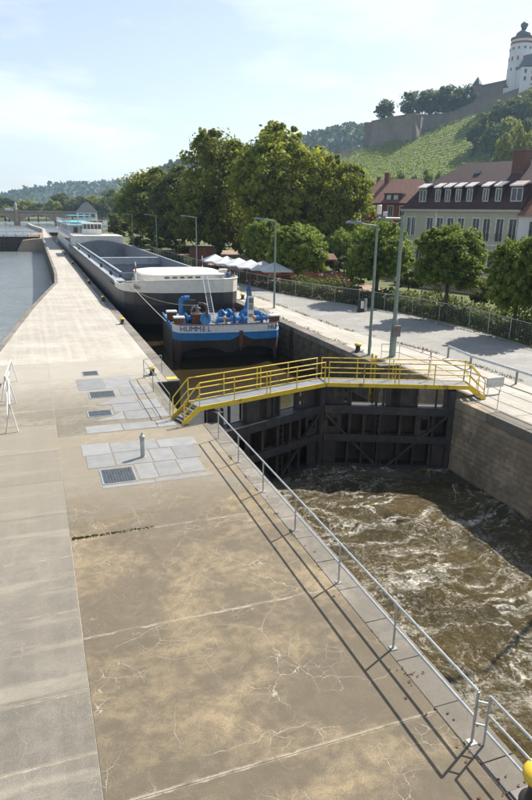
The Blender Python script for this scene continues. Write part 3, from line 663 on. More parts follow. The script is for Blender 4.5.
# thicker post with box, cameras
L3 = empty('camera_mast', (20.85,33.56,0), label='thick green grey mast with cameras and a red warning box', cat='mast')
MB().lathe([(.26,0),(.26,.03),(.21,.05),(.21,2.25),(.19,2.4),(.125,2.5),(.10,8.55),(.09,8.6)], 14).build('pole', LAMPG, L3)
MB().tube((0,0,8.4), (-1.85,-.2,8.4), .075, 10).build('arm', LAMPG, L3)
cb = MB().box(-.28,.28,-.34,-.2,1.35,2.05).build('control_box', M('box_green', (.14,.17,.15), None, 3, .6), L3, bevel=.02)
MB().lathe([(.0,-.02),(.11,-.02),(.11,.02),(.0,.02)], 14).xf(Matrix.Translation((-.02,-.36,1.78)) @ Matrix.Rotation(R(90),4,'X')).build('warning_disc', RED, cb)
MB().lathe([(.11,0),(.13,.03),(.13,.5),(.1,.53)], 12).xf(Matrix.Translation((-1.72,-.2,8.62))).build('camera_housing', WHITE, L3)
MB().box(-1.42,-1.2,-.32,-.1,8.5,8.78).build('camera', GALV, L3, bevel=.03); MB().tube((-1.72,-.2,8.42), (-1.72,-.2,8.63), .04).build('bracket', LAMPG, L3)

# small things on the quay
yl = empty('wall_ladder', (XR-.06,32.3,0), label='yellow painted ladder head on the quay edge behind the right walkway', cat='ladder')
for y in (-.22,.22): MB().box(-.05,.03,y-.06,y+.06,-3,.55).build('side_rail', YEL, yl)
for i in range(8): MB().tube((-.02,-.22,-2.6+i*.36),(-.02,.22,-2.6+i*.36),.018,6).build('rung', YEL, yl)
dl = empty('wall_ladder', (XR-.05,45.4,0), label='dark iron ladder set in the stone lock wall right of the workboat', cat='ladder')
for y in (-.22,.22): MB().box(-.06,.0,y-.04,y+.04,-3,-.05).build('side_rail', BLACK, dl)
for i in range(8): MB().tube((-.04,-.22,-2.6+i*.34),(-.04,.22,-2.6+i*.34),.018,6).build('rung', BLACK, dl)
pk = MB(); pk.box(6.2,6.76,32.0,32.45,.004,.009); pk.build('painted_mark', YEL, kind='structure')
wt = MB()
for (x0,y0,x1,y1,n_) in ((24.7,12,24.5,33,700),(24.5,33,22.4,44,420),(22.4,44,22.2,75,700),(19.75,33,19.75,60,420),(31.4,10,31.7,40,500),(31.7,40,29.6,55.5,350)):
    for i in range(n_):
        t_ = random.random(); x = x0+(x1-x0)*t_; y = y0+(y1-y0)*t_
        if mnoise.noise((y*.45,x*.3,1)) < -.05: continue
        x += random.gauss(0,.12); y += random.gauss(0,.08); h = random.uniform(.03,.16); a = random.uniform(0,6.28); w_ = .03
        wt.add([(x-w_*math.cos(a),y-w_*math.sin(a),0),(x+w_*math.cos(a),y+w_*math.sin(a),0),(x+random.uniform(-.08,.08),y+random.uniform(-.08,.08),h)], [(0,1,2)])
wt.build('weeds', M('dry_weed', (.24,.20,.085), (.15,.15,.05), 3, .9), kind='stuff', label='dry weeds along the edges of the gravel road', cat='weeds')
sg = empty('quay_sign', (28.2,51.4,0), label='black and white signal board standing alone on the gravel road', cat='sign')
MB().box(-.32,.32,-.06,.06,.15,1.15).build('board', BLACK, sg); MB().box(-.05,.26,-.075,-.062,.3,1.0).build('white_panel', WHITE, sg, bevel=.05)
MB().box(.34,.62,-.05,.05,.0,1.2).build('side_board', GALV, sg); MB().box(-.3,.3,-.25,.25,0,.12).build('foot', BLACK, sg)
for (x,y) in ((23.2,32.8),(23.6,34.3)):
    c = empty('marker_peg', (x,y,0), label='small red and white marker peg on the gravel ' + ('nearer to the guard rail end' if y < 33 else 'just behind the first peg'), cat='marker')
    MB().lathe([(.06,0),(.05,.16)],8).build('lower', WHITE, c); MB().lathe([(.05,.161),(.045,.33)],8).build('upper', RED, c)
bl_ = empty('sign_panel', (20.9,24.6,0), label='small blank white panel at the foot of the right yellow stairs', cat='panel')
MB().box(-.03,1.0,-.03,.03,.35,.85).build('board', GALV, bl_); MB().tube((.1,0,0), (.1,0,.4), .02).build('leg', GALV, bl_); MB().tube((.85,0,0), (.85,0,.4), .02).build('leg', GALV, bl_)

# ================================================================== CARGO BARGE
def loop_wall(pts, z0s, z1s, close=True, inset=0):
    n = len(pts); m = MB()
    def z(v, i): return v[i] if isinstance(v, (list, tuple)) else v
    m.add([(p[0],p[1],z(z0s,i)) for i,p in enumerate(pts)]+[(p[0],p[1],z(z1s,i)) for i,p in enumerate(pts)],
          [(i,(i+1)%n,n+(i+1)%n,n+i) for i in range(n if close else n-1)])
    return m
bg_ = empty('cargo_barge', (12.95,57,ZU), label='long empty cargo barge with dark hull, cream bow and open grey hold', cat='barge')
T_ = Vector((-12.95,-57,-ZU))
def bpart(m, name, mat, parent=bg_, bevel=0, smooth=False):
    m.xf(Matrix.Translation(T_)); return m.build(name, mat, parent, bevel=bevel, smooth=smooth)
BL, BR = 7.45, 18.45
bow = [(BL,64),(BL+.06,61.6),(BL+.35,60.0),(8.5,58.8),(9.5,58.1),(11,57.55),(13,57.25),(15,57.05),(16.6,57.0),(17.6,57.3),(18.2,58.0),(BR-.02,59.5),(BR,64)]
stern = [(BR,143),(BR-.5,148),(16.8,150.5),(13,151),(9,150.5),(BL+.5,148),(BL,143)]
outl = bow+stern; cx = 12.95
low = [(cx+(x-cx)*.9, y+2.2 if y < 65 else y-1.5) for x,y in outl]
hm = MB(); n = len(outl)
levels = [(-2.9,low),(-1.6,[(cx+(x-cx)*.985, y+.7 if y < 65 else y-.4) for x,y in outl]),(.3,outl),(1.42,[(cx+(x-cx)*1.0, y-.1 if y < 60 else y) for x,y in outl])]
vs_ = [(p[0],p[1],z) for z,pl in levels for p in pl]
hm.add(vs_, [(k*n+i,k*n+(i+1)%n,(k+1)*n+(i+1)%n,(k+1)*n+i) for k in range(3) for i in range(n)])
bpart(hm, 'hull', HULL, smooth=False)
zt = [1.95]*13
bpart(loop_wall([(x,y) for x,y in outl[12:]+[outl[0]]], 1.42, 1.93, close=False), 'sheer_strake', HULL)
zb = [1.95,1.98,2.12,2.3,2.45,2.55,2.6,2.62,2.64,2.66,2.68,2.7,2.1]
b1 = [(x, y-.1 if y < 60 else y) for x,y in bow]; b2 = [(cx+(x-cx)*1.008, y-.16 if y < 60 else y) for x,y in bow]
m = MB(); k = len(b1)
m.add([(x,y,1.42) for x,y in b1]+[(x,y,zb[i]) for i,(x,y) in enumerate(b2)]+[(cx+(x-cx)*.985, y+.08, zb[i]) for i,(x,y) in enumerate(b2)]+[(cx+(x-cx)*.985, y+.08, 1.5) for i,(x,y) in enumerate(b1)],
      [(r_*k+i, r_*k+i+1, (r_+1)*k+i+1, (r_+1)*k+i) for r_ in range(3) for i in range(k-1)])
bpart(m, 'bow_bulwark', CREAM)
m = MB(); m.tube((7.9,59.2,2.33), (9.5,57.95,2.62), .05, 6)
for i in range(3, 11): m.tube((b2[i][0],b2[i][1],zb[i]+.02), (b2[i+1][0],b2[i+1][1],zb[i+1]+.02), .06, 6)
bpart(m, 'rubbing_rail', CREAM)
bpart(MB().prism([(x,y) for x,y in bow]+[(BR,68),(BL,68)], 1.5, 1.62), 'bow_deck', GREYP)
# bow house with rounded corners
def rrect(x0,x1,y0,y1,r,n=5):
    o = []
    for cx_,cy_,a in ((x1-r,y0+r,-90),(x1-r,y1-r,0),(x0+r,y1-r,90),(x0+r,y0+r,180)):
        for i in range(n+1): t_ = R(a+90*i/n); o.append((cx_+r*math.cos(t_), cy_+r*math.sin(t_)))
    return o
hs = bpart(MB().prism(rrect(9.55,17.9,59.7,66.6,1.3), 1.62, 2.80), 'bow_house', CREAM)
bpart(MB().prism(rrect(9.45,18.0,59.6,66.7,1.4), 2.801, 2.92, top=rrect(9.6,17.85,59.75,66.55,1.3)).prism(rrect(9.6,17.85,59.75,66.55,1.3), 2.921, 3.08, top=rrect(10.5,17,60.6,65.7,1.2)), 'bow_house_roof', CREAM, bevel=.05)
for i in range(5): bpart(MB().box(11.6+i*.75,12.05+i*.75,59.66,59.72,2.5,2.66), 'window', GLASS, hs)
# railing on the bow bulwark
for i in range(3, 12):
    x, y = b2[i]; bpart(MB().tube((x,y+.12,zb[i]), (x,y+.12,zb[i]+.42), .02, 6), 'stanchion', CREAM)
bpart(MB().path([(b2[i][0],b2[i][1]+.12,zb[i]+.42) for i in range(3,7)], .018, 6), 'hand_wire', CREAM)
# side decks, coamings, hold
H0, H1 = 67.5, 131.0
bpart(MB().box(BL+.02,8.5,64.01,143,1.80,1.94), 'side_deck', GREYL); bpart(MB().box(17.4,BR-.02,64.01,143,1.80,1.94), 'side_deck', GREYL)
for x0,x1 in ((8.5,8.62),(17.28,17.4)):
    bpart(MB().box(x0,x1,H0,H1,-1.6,2.42), 'hold_coaming', GREYP); bpart(MB().box(x0-.06,x1+.06,H0,H1,2.423,2.5), 'coaming_cap', GREYL)
bpart(MB().box(8.3,8.36,H0,H1,1.95,2.2), 'coaming_pipe', GREYL)
for i in range(24):
    y = H0+1.5+i*2.65; bpart(MB().box(8.32,8.499,y,y+.06,1.95,2.40), 'coaming_bracket', GREYL)
bpart(MB().box(8.63,17.27,H0,H1,-1.7,-1.55), 'hold_floor', GREYP)
bpart(MB().box(8.63,17.27,H0-.3,H0,-1.6,2.42), 'hold_front_bulkhead', GREYP)
bpart(MB().add([(8.63,H1,-1.6),(17.27,H1,-1.6)]+[(17.27-8.64*i/10,H1,2.3+.75*math.sin(math.pi*i/10)) for i in range(11)], [tuple(range(13))]), 'hold_end_bulkhead', GREYP)
bpart(MB().box(8.63,17.27,92,93.1,1.35,2.3), 'hatch_beam', GREYL); bpart(MB().box(8.63,17.27,92.15,92.95,-1.5,1.349), 'hold_partition', GREYP)
# bollards and fittings on the side deck
for y in (70,71.2,80,81.2,97,98.2,118,119.2): bpart(MB().lathe([(.09,0),(.09,.34),(.13,.36),(.13,.42)],10,(7.85,y,1.945)), 'deck_bollard', BLACK)
# after house
ah = bpart(MB().box(7.95,17.3,H1+.25,142.5,1.95,3.75), 'after_house', CREAM); bpart(MB().box(7.85,17.4,H1+.15,142.6,3.753,3.87), 'after_house_roof', CREAM)
for x in (7.98,16.9): bpart(MB().box(x,x+.25,H1+.2,H1+.245,1.95,3.75), 'corner_post', WHITE, ah)
whs = bpart(MB().box(10.2,13.9,137.5,141.5,3.88,5.0), 'wheelhouse', WHITE); bpart(MB().box(10.0,14.1,137.3,141.7,5.95,6.2), 'wheelhouse_roof', CREAM)
bpart(MB().box(10.3,13.8,137.6,141.4,5.003,5.947), 'window_band', GLASS, whs)
for i in range(6): bpart(MB().box(10.2+i*.72,10.3+i*.72,137.5,137.59,5.003,5.948), 'window_post', WHITE, whs)
bpart(MB().tube((9.0,134,3.87), (9.0,134,7.0), .05, 6), 'mast', GALV)
# signal posts at the hold front, letters and anchor mark on the bow
for x, y in ((8.9,59.6),(17.2,67.2)):
    bpart(MB().tube((x,y,2.3), (x,y,3.1), .05, 8), 'marker_post', WHITE); bpart(MB().tube((x,y,3.1), (x,y,3.7), .055, 8), 'marker_post', RED)
    bpart(MB().tube((x,y,3.7), (x,y,4.1), .05, 8), 'marker_post', WHITE)
bpart(MB().box(17.3,18.1,60.3,61.2,1.62,3.25), 'bow_locker', CREAM, bevel=.08)
an = MB()
for i in range(5): an.tube((8.45+.12*i,58.52-.1*i,1.75), (8.6+.1*i,58.4-.09*i,2.15-.06*i), .03, 6)
bpart(an, 'bow_cleat', RUST)

# ================================================================== BLUE WORKBOAT
PB = empty('workboat', (13.62,45.0,ZU), R(-5), label='small blue and white workboat with weathered hull moored in front of the barge bow', cat='boat')
def pp_(m, name, mat, parent=PB, **kw): return m.build(name, mat, parent, **kw)
W2, LB = 4.22, 8.0
def fy(t): return .55*abs(t)**3.5 + (.9*max(0,abs(t)-.92)/.08*.9 if abs(t) > .92 else 0)   # plan curve of the transom, y behind the front
NX = 40
ts = [-1+2*i/NX for i in range(NX+1)]
def zbot(t):
    a = abs(t)
    if a > .86: return -.15
    if a < .07: return .75
    q = (a-.07)/.79; return .75+.42*math.sin(math.pi*min(1,q*1.0))**.7
def strip(z0f, z1f, off0=0, off1=0):
    m = MB(); vs_ = []
    for f, of in ((z0f,off0),(z1f,off1)):
        for t in ts: vs_.append((t*W2, fy(t)-of, f(t)))
    n_ = NX+1; m.add(vs_, [(i,i+1,n_+i+1,n_+i) for i in range(NX)]); return m
# z measured from the waterline (ZU): deck edge at 3.2
ZW0, ZW1, ZBL = 2.36, 3.0, 1.80
def zblue(t):
    d = abs(t-.22); return ZBL+.42*max(0,1-d/.22)**1.2
pp_(strip(zbot, zblue, -.35, .0), 'hull_front', RUSTH)
pp_(strip(zblue, lambda t: ZW0, .025, .03), 'blue_band', BLUE)
pp_(strip(lambda t: ZW0, lambda t: ZW1, .03, .05), 'white_band', WHITE)
m = MB()
for i in range(NX): m.tube((ts[i]*W2,fy(ts[i])-.06,ZW1), (ts[i+1]*W2,fy(ts[i+1])-.06,ZW1), .045, 6)
pp_(m, 'top_rail', RUST)
m = MB()
for i in range(NX): m.tube((ts[i]*W2,fy(ts[i])-.045,ZW0), (ts[i+1]*W2,fy(ts[i+1])-.045,ZW0), .03, 6)
pp_(m, 'fender_rail', BLUE)
for s in (-1, 1):
    x = s*W2; y0 = fy(1)
    pp_(MB().add([(x,y0,-.3),(x,LB,-.3),(x,LB,2.35),(x,y0,2.35)], [(0,1,2,3)]), 'hull_side', RUSTH)
    pp_(MB().add([(x*1.004,y0,2.352),(x*1.004,LB,2.352),(x*1.004,LB,2.75),(x*1.004,y0,2.75)], [(0,1,2,3)]), 'side_band', BLUE)
    pp_(MB().box(x-.05,x+.05,y0+.1,LB,2.72,2.80), 'side_rail', BLUE)
pp_(MB().box(-W2+.02,W2-.02,2.6,LB,-.6,2.3), 'inner_hull', BLACK)
pp_(MB().prism([(t*W2*.995, fy(t)) for t in ts]+[(W2*.995,LB),(-W2*.995,LB)], 2.55, 2.66), 'deck', GREYP)
pp_(MB().box(-W2,W2,LB-.05,LB,-.4,2.75), 'stern_plate', RUSTH)
pp_(MB().box(.72,1.02,-.05,.02,1.25,2.5), 'draught_board', RUST)
pp_(MB().tube((.85,-.03,.9), (.85,-.03,1.3), .04, 6), 'rod', RUST)
def lettering(x0, sz, step):
    m = MB(); p = Vector((x0, fy(x0/W2)))
    for ch in 'HUMMEL':
        q = Vector((p.x+step, fy((p.x+step)/W2))) if p.x+step < W2 else None
        if q is None: break
        d = (q-p).normalized()*step; q = p+d; q.y = fy(q.x/W2); c = (p+q)/2; a = math.atan2(q.y-p.y, q.x-p.x)
        me = text_mesh(ch, sz); mt = Matrix.Translation((c.x+.075*math.sin(a), c.y-.085*math.cos(a), 2.68)) @ Matrix.Rotation(a,4,'Z') @ Matrix.Rotation(R(90),4,'X')
        m.add([mt @ v.co for v in me.vertices], [tuple(f.vertices) for f in me.polygons]); p = q
    m.build('lettering', NAVY, PB)
lettering(-3.75, .56, .40); lettering(3.0, .5, .36)
def winch(x, y, rz, s=1.0):
    b = empty('winch', (x,y,2.66), rz); b.parent = PB; b.scale = (s,s,s)
    MB().box(-.55,.55,-.35,.35,0,.14).build('base', BLUE, b, bevel=.02)
    MB().lathe([(.0,-.36),(.40,-.36),(.40,-.30),(.2,-.29),(.2,.29),(.40,.30),(.40,.36),(0,.36)],18).xf(Matrix.Translation((0,0,.52)) @ Matrix.Rotation(R(90),4,'Y')).build('drum', BLUE, b)
    MB().lathe([(0,-.22),(.17,-.22),(.17,.2),(.1,.24),(0,.24)],14).xf(Matrix.Translation((.62,0,.5)) @ Matrix.Rotation(R(90),4,'Y')).build('motor', BLUE, b)
    for xx in (-.47,.42): MB().prism([(-.3,0),(.3,0),(.12,.62),(-.12,.62)],0,.05).xf(Matrix.Translation((xx,0,.1)) @ Matrix.Rotation(R(90),4,'Z') @ Matrix.Rotation(R(90),4,'X')).build('bearing', BLUE, b)
    w_ = MB(); 
    for i in range(16): w_.tube((.80,.34*math.cos(i*math.pi/8),.5+.34*math.sin(i*math.pi/8)), (.80,.34*math.cos((i+1)*math.pi/8),.5+.34*math.sin((i+1)*math.pi/8)), .025, 6)
    for i in range(3): w_.tube((.80,.34*math.cos(i*math.pi/3),.5+.34*math.sin(i*math.pi/3)), (.80,-.34*math.cos(i*math.pi/3),.5-.34*math.sin(i*math.pi/3)), .018, 6)
    w_.build('hand_wheel', BLUE, b)
for a in ((-2.7,2.4,R(12),1),(-1.6,1.6,R(80),1.05),(-.35,1.5,R(-8),.9),(1.0,1.6,R(5),.95),(1.75,2.7,R(70),1.1),(2.55,1.7,R(-4),.95),(.3,3.4,R(30),1.1),(3.0,3.6,R(85),.8)): winch(*a)
# tall blue fender post on the left with black inner face
m = MB(); m.path([(-3.25,3.2,2.6),(-3.25,3.2,4.35),(-3.18,3.2,4.52),(-3.0,3.2,4.6),(-2.6,3.2,4.6)], .2, 12); pp_(m, 'push_post', BLUE)
pp_(MB().box(-2.95,-2.1,3.15,3.35,2.7,4.45), 'push_pad', BLACK)
m = MB(); m.path([(2.55,4.6,2.6),(2.55,4.6,5.1)], .18, 12); pp_(m, 'push_post', BLUE); pp_(MB().prism([(1.9,0),(3.1,0),(2.62,2.6),(2.48,2.6)],0,.1).xf(Matrix.Translation((0,4.4,2.66)) @ Matrix.Rotation(R(90),4,'X')), 'post_bracket', BLUE)
# engine block, exhaust
eng = pp_(MB().box(-2.6,-1.75,2.0,3.0,2.66,3.5), 'engine', RUST, bevel=.05)
m = MB()
for i in range(8): a = i*.8; m.tube((-2.3+.3*math.cos(a),2.4,3.7+.4*math.sin(a)), (-2.1+.25*math.sin(a*1.7),2.5,3.9+.3*math.cos(a*2.1)), .06, 6)
pp_(m, 'hose', M('grey_hose',(.28,.26,.23),None,6,.7), eng)
pp_(MB().path([(-1.55,1.2,2.6),(-1.55,1.2,4.05),(-1.62,1.2,4.3),(-1.85,1.2,4.42),(-2.2,1.25,4.44)], .10, 12), 'exhaust_pipe', M('sooty_steel',(.05,.042,.04),(.09,.06,.045),5,.6))
# board with pictures
sb = empty('notice_board', (0,0,0)); sb.parent = PB; sb.location = (1.55,.95,2.66)
MB().box(.04,.52,-.03,.03,.25,2.3).build('board', WHITE, sb)
for z0,z1,c in ((1.75,2.15,(.16,.22,.2)),(1.25,1.7,(.3,.33,.3)),(.7,.95,(.25,.28,.3))): MB().box(.1,.46,-.036,-.031,z0,z1).build('picture', M('print_%d'%int(z0*100), c, None, 14, .5), sb)
MB().tube((.05,.0,0), (.05,0,.3), .03).build('leg', GALV, sb); MB().tube((.55,.0,0), (.55,0,.3), .03).build('leg', GALV, sb)
pp_(MB().tube((2.0,1.9,2.66), (2.0,1.9,6.9), .035, 8), 'light_mast', RUST); pp_(MB().tube((1.6,1.9,5.3), (2.4,1.9,5.3), .02, 6), 'mast_arm', RUST)
pp_(MB().add([(2.02,1.9,6.3),(2.02,1.9,5.5),(1.75,2.05,4.9),(1.7,1.9,5.3)], [(0,1,2,3)]), 'flag', BLUE)
for x in (-.35, 1.95): 
    o = pp_(MB().lathe([(.02,-.14),(.12,-.11),(.15,0),(.12,.1),(.05,.14)],12,(x,.35,3.42)), 'buoy', M('orange_paint',(.75,.33,.03),None,4,.5)); pp_(MB().tube((x,.35,2.66),(x,.35,3.3),.04,8), 'buoy_post', YEL)
for x, y in ((-3.7,1.15),(3.75,1.0),(-3.9,4.2)):
    o = pp_(MB().box(x-.36,x+.36,y-.3,y+.3,2.66,3.38), 'fairlead', RUST, bevel=.05); pp_(MB().box(x-.42,x+.42,y-.36,y+.36,3.383,3.5), 'fairlead_cap', WHITE, o, bevel=.03)
# ladder up to the barge
ld = empty('ladder', (0,0,0), label='aluminium ladder leaning from the workboat deck against the barge bow', cat='ladder')
A0 = Vector((0,0,0)); B0 = Vector((-.05,11.55,3.0))
LDB = [Vector((12.9,48,.18)), Vector((13.34,48,.18))]; LDT = [Vector((14.55,56.8,2.95)), Vector((14.99,56.8,2.95))]
for a, b in zip(LDB, LDT): MB().bar(a, b, .05, .08).build('side_rail', GALV, ld)
for i in range(1, 26): t_ = i/26; MB().bar(LDB[0].lerp(LDT[0],t_), LDB[1].lerp(LDT[1],t_), .03, .035).build('rung', GALV, ld)
MB().path(catenary((8.95,46.0,.75), (8.15,58.8,2.2), .05), .028, 6).build('mooring_rope', ROPE, label='taut pale rope from the workboat corner up to the barge bow', cat='rope')
MB().path(catenary((11.2,45.8,1.9), (7.9,59.3,2.0), .5), .018, 6).build('mooring_rope', ROPE, label='thin slack rope behind the blue post of the workboat', cat='rope')
MB().path(catenary((16.2,45.4,.9), (18.95,52.2,.02), .2), .02, 6).build('mooring_rope', ROPE, label='rope from the right corner of the workboat to the quay edge', cat='rope')

# ================================================================== PASSENGER SHIP
ps = empty('passenger_ship', (12.8,153,ZU), label='white river passenger ship with turquoise sun deck moored behind the barge', cat='ship')
def sp(m, name, mat, parent=ps, **kw): m.xf(Matrix.Translation((-12.8,-153,-ZU))); return m.build(name, mat, parent, **kw)
o_ = [(8.2,156),(8.9,154),(11,153),(14.6,153),(16.7,154),(17.4,156),(17.4,222),(15,230),(12.8,232),(10.6,230),(8.2,222)]
sp(MB().prism(o_, -2.9, .0), 'hull', M('ship_hull',(.55,.57,.58),None,1,.5)); sp(MB().prism(o_, .003, .9), 'bulwark', WHITE)
c1 = sp(MB().box(8.6,17.0,157,226,.9,2.9), 'saloon', WHITE); sp(MB().box(8.3,17.3,154.2,227,2.903,3.2), 'upper_deck', WHITE)
for i in range(22): sp(MB().box(8.56,8.6-.003,158+i*3.1,160.4+i*3.1,1.4,2.6), 'window', GLASS, c1)
for i in range(5): sp(MB().box(9.0+i*1.6,10.2+i*1.6,156.95,156.997,1.3,2.6), 'window', GLASS, c1)
c2_ = sp(MB().box(9.2,16.4,160,220,3.2,5.2), 'upper_saloon', WHITE)
for i in range(19): sp(MB().box(9.15,9.197,161+i*3.1,163.4+i*3.1,3.7,4.9), 'window', GLASS, c2_)
for i in range(4): sp(MB().box(9.7+i*1.7,11.0+i*1.7,159.95,159.997,3.6,4.9), 'window', GLASS, c2_)
sp(MB().box(8.4,17.2,155.5,224,5.203,5.45), 'sun_deck_edge', WHITE)
sp(MB().box(8.6,17.0,155.7,223.8,5.452,5.5), 'sun_deck', M('turquoise_deck',(.07,.33,.42),(.10,.40,.46),1,.7))
for i in range(18): sp(MB().tube((8.5,156+i*4,3.2), (8.5,156+i*4,6.5), .05, 6), 'stanchion', WHITE)
for i in range(5): sp(MB().tube((8.6+i*2.1,155.7,3.2), (8.6+i*2.1,155.7,6.5), .05, 6), 'stanchion', WHITE)
sp(MB().path([(17,155.7,6.5),(8.5,155.7,6.5),(8.5,224,6.5)], .05, 6).path([(17,155.7,6.0),(8.5,155.7,6.0),(8.5,224,6.0)], .04, 6), 'deck_rail', WHITE)
sp(MB().box(9.5,15,168,190,7.3,7.45), 'awning', M('turquoise_awning',(.10,.42,.50),None,1,.8))
for x in (9.6,14.9):
    for y in (168.2,179,189.8): sp(MB().tube((x,y,5.5), (x,y,7.3), .04, 6), 'awning_post', WHITE)

# ================================================================== VEGETATION
def leaves_mesh(name, pts, size, seed, nrm=None, flat=.0):
    r_ = np.random.default_rng(seed); n = len(pts)
    nv = r_.normal(size=(n,3)); nv /= np.linalg.norm(nv,axis=1,keepdims=True)
    if nrm is not None: nv = nv*.75+nrm*.9; nv /= np.linalg.norm(nv,axis=1,keepdims=True)
    t = np.cross(nv, r_.normal(size=(n,3))); t /= np.linalg.norm(t,axis=1,keepdims=True); b = np.cross(nv, t)
    s = size*r_.uniform(.6,1.35,size=(n,1))
    v = np.empty((n,4,3)); v[:,0] = pts+t*s*.62; v[:,1] = pts+b*s*.42+nv*s*.08; v[:,2] = pts-t*s*.62; v[:,3] = pts-b*s*.42+nv*s*.08
    me = bpy.data.meshes.new(name); me.vertices.add(n*4); me.vertices.foreach_set('co', v.reshape(-1).astype(np.float32))
    me.loops.add(n*4); me.loops.foreach_set('vertex_index', np.arange(n*4,dtype=np.int32))
    me.polygons.add(n); me.polygons.foreach_set('loop_start', np.arange(0,n*4,4,dtype=np.int32)); me.polygons.foreach_set('loop_total', np.full(n,4,dtype=np.int32))
    me.update(calc_edges=True); return me
def crown_points(seed, blobs, n, clump=.30, per=90, inner=.12):
    """leaf positions on many small clumps spread over the shell of a few ellipsoids"""
    r_ = np.random.default_rng(seed); P_, N_ = [], []
    vol = np.array([b[3]*b[4]*b[5] for b in blobs]); vol = vol**.67; vol /= vol.sum()
    for b, w_ in zip(blobs, vol):
        c = np.array(b[:3]); rad = np.array(b[3:]); nb = int(n*w_); k = max(8, nb//per)
        d = r_.normal(size=(k,3)); d /= np.linalg.norm(d,axis=1,keepdims=True); d[:,2] = np.where(d[:,2] < -.85, -d[:,2], d[:,2])
        cc = c+d*rad*r_.uniform(.62,1.04,size=(k,1)); cr_ = rad.mean()*clump*r_.uniform(.6,1.35,size=k)
        ids = r_.integers(0,k,size=nb); q = r_.normal(size=(nb,3)); q /= np.linalg.norm(q,axis=1,keepdims=True)
        rr_ = r_.uniform(.45,1.08,size=(nb,1))
        P_.append(cc[ids]+q*rr_*cr_[ids][:,None]*np.array([1,1,.82])); N_.append(q*.6+d[ids]*.4+np.array([0,0,.25]))
        ni = int(nb*inner); q = r_.normal(size=(ni,3)); q /= np.linalg.norm(q,axis=1,keepdims=True); P_.append(c+q*rad*r_.uniform(.2,.7,size=(ni,1))); N_.append(q)
    return np.concatenate(P_), np.concatenate(N_)
def limbs(m, p, d, L, r0, depth, rs):
    q = p+d*L; m.tube(p, q, r0, 7, r0*.62)
    if depth == 0: return
    for i in range(3 if depth > 1 else 2):
        a = rs.uniform(0,6.28); sp_ = rs.uniform(.45,.8)
        dd = (d+Vector((math.cos(a)*sp_, math.sin(a)*sp_, rs.uniform(-.05,.35)))).normalized(); limbs(m, q-d*L*rs.uniform(0,.25), dd, L*rs.uniform(.6,.8), r0*.58, depth-1, rs)
TREES = {}
def tree_proto(kind):
    if kind in TREES: return TREES[kind]
    rs = random.Random(hash_(kind)); tm = MB()
    if kind.startswith('big'):      # unit: height 20, crown radius about 8
        i = int(kind[3:]); rs = random.Random(50+i)
        tm.tube((0,0,-.3),(0,0,4.6),.48,9,.36); limbs(tm, Vector((0,0,4.2)), Vector((.05,.03,1)).normalized(), 4.2, .34, 3, rs)
        bl_ = [(0,0,10.6,6.5,6.5,7.6),(0,0,5.2,5.2,5.2,3.2)]
        for k in range(10+i): a = k*2.4+i; r_ = rs.uniform(3.6,5.6); z = 3.6+12*((k*.618)%1); s = rs.uniform(2.3,3.6); bl_.append((r_*math.cos(a)*(1.25-z/26), r_*math.sin(a)*(1.25-z/26), z, s, s, s*rs.uniform(.85,1.2)))
        bl_.append((rs.uniform(-1.5,1.5),rs.uniform(-1,1),17.2,2.6,2.6,2.5))
        P_, N_ = crown_points(100+i, bl_, 30000, .22, 70)
        cm = leaves_mesh('crown', P_, .46, i, N_)
    elif kind.startswith('round'):  # unit: crown radius 1 at height 0 (crown centre), trunk separately scaled
        i = int(kind[5:]); rs = random.Random(80+i)
        tm.tube((0,0,-1.75),(0,0,-.45),.055,8,.045); limbs(tm, Vector((0,0,-.6)), Vector((0,0,1)), .38, .04, 3, rs)
        bl_ = [(0,0,0,.86,.86,.84)]+[(.5*math.cos(a),.5*math.sin(a),rs.uniform(-.5,.45),.44,.44,.40) for a in [k*1.05+i for k in range(7)]]
        P_, N_ = crown_points(200+i, bl_, 38000, .15, 55, .2)
        cm = leaves_mesh('crown', P_, .055, i+30, N_)
    else:                           # far trees, unit height 10
        i = int(kind[3:]); rs = random.Random(120+i)
        tm.tube((0,0,-.4),(0,0,4),.22,6,.14); limbs(tm, Vector((0,0,3)), Vector((0,0,1)), 1.8, .13, 2, rs)
        bl_ = [(0,0,5.8,3,3,3.6)]+[(2.0*math.cos(k*2.2+i),2.0*math.sin(k*2.2+i),rs.uniform(3,7.4),1.5,1.5,1.5) for k in range(6)]
        P_, N_ = crown_points(300+i, bl_, 3800, .3, 40); cm = leaves_mesh('crown', P_, .46, i+60, N_)
    TREES[kind] = (tm.mesh('trunk', True), cm); TREES[kind][0].materials.append(BARK); return TREES[kind]
def hash_(s): return sum(ord(c)*(i+3) for i, c in enumerate(s))
CROWN = {}
def tree(kind, loc, sc, mat, label, rz=None, group=None, name='tree'):
    tm, cm = tree_proto(kind); key = (kind, mat.name)
    if key not in CROWN: c = cm.copy(); c.materials.clear(); c.materials.append(mat); CROWN[key] = c
    r_ = empty(name, loc, rz if rz is not None else random.uniform(0,6.28), label=label, cat='tree', group=group); r_.scale = sc if isinstance(sc, tuple) else (sc,)*3
    obj('trunk', tm, None, r_); obj('crown', CROWN[key], None, r_); return r_
def ptree(kind, px, ytop, hw, D, mat, label, base=None, **kw):
    """big/far tree standing on the ground in the direction px at depth D; crown top at ytop, half width hw pixels"""
    t_ = atD(px, ytop, D); z0 = base if base is not None else 0.; H = t_.z-z0; w_ = hw*D/F_PX
    uh, uw = (19.4, 7.6) if kind.startswith('big') else (9.6, 3.7)
    return tree(kind, (t_.x, t_.y, z0), (w_/uw, w_/uw, H/uh), mat, label, **kw)
G1_ = 'big trees behind the quay'
ptree('big0', 281, 122, 54, 108, LEAF, 'tallest broad tree in the middle of the group behind the white parasols', group=G1_)
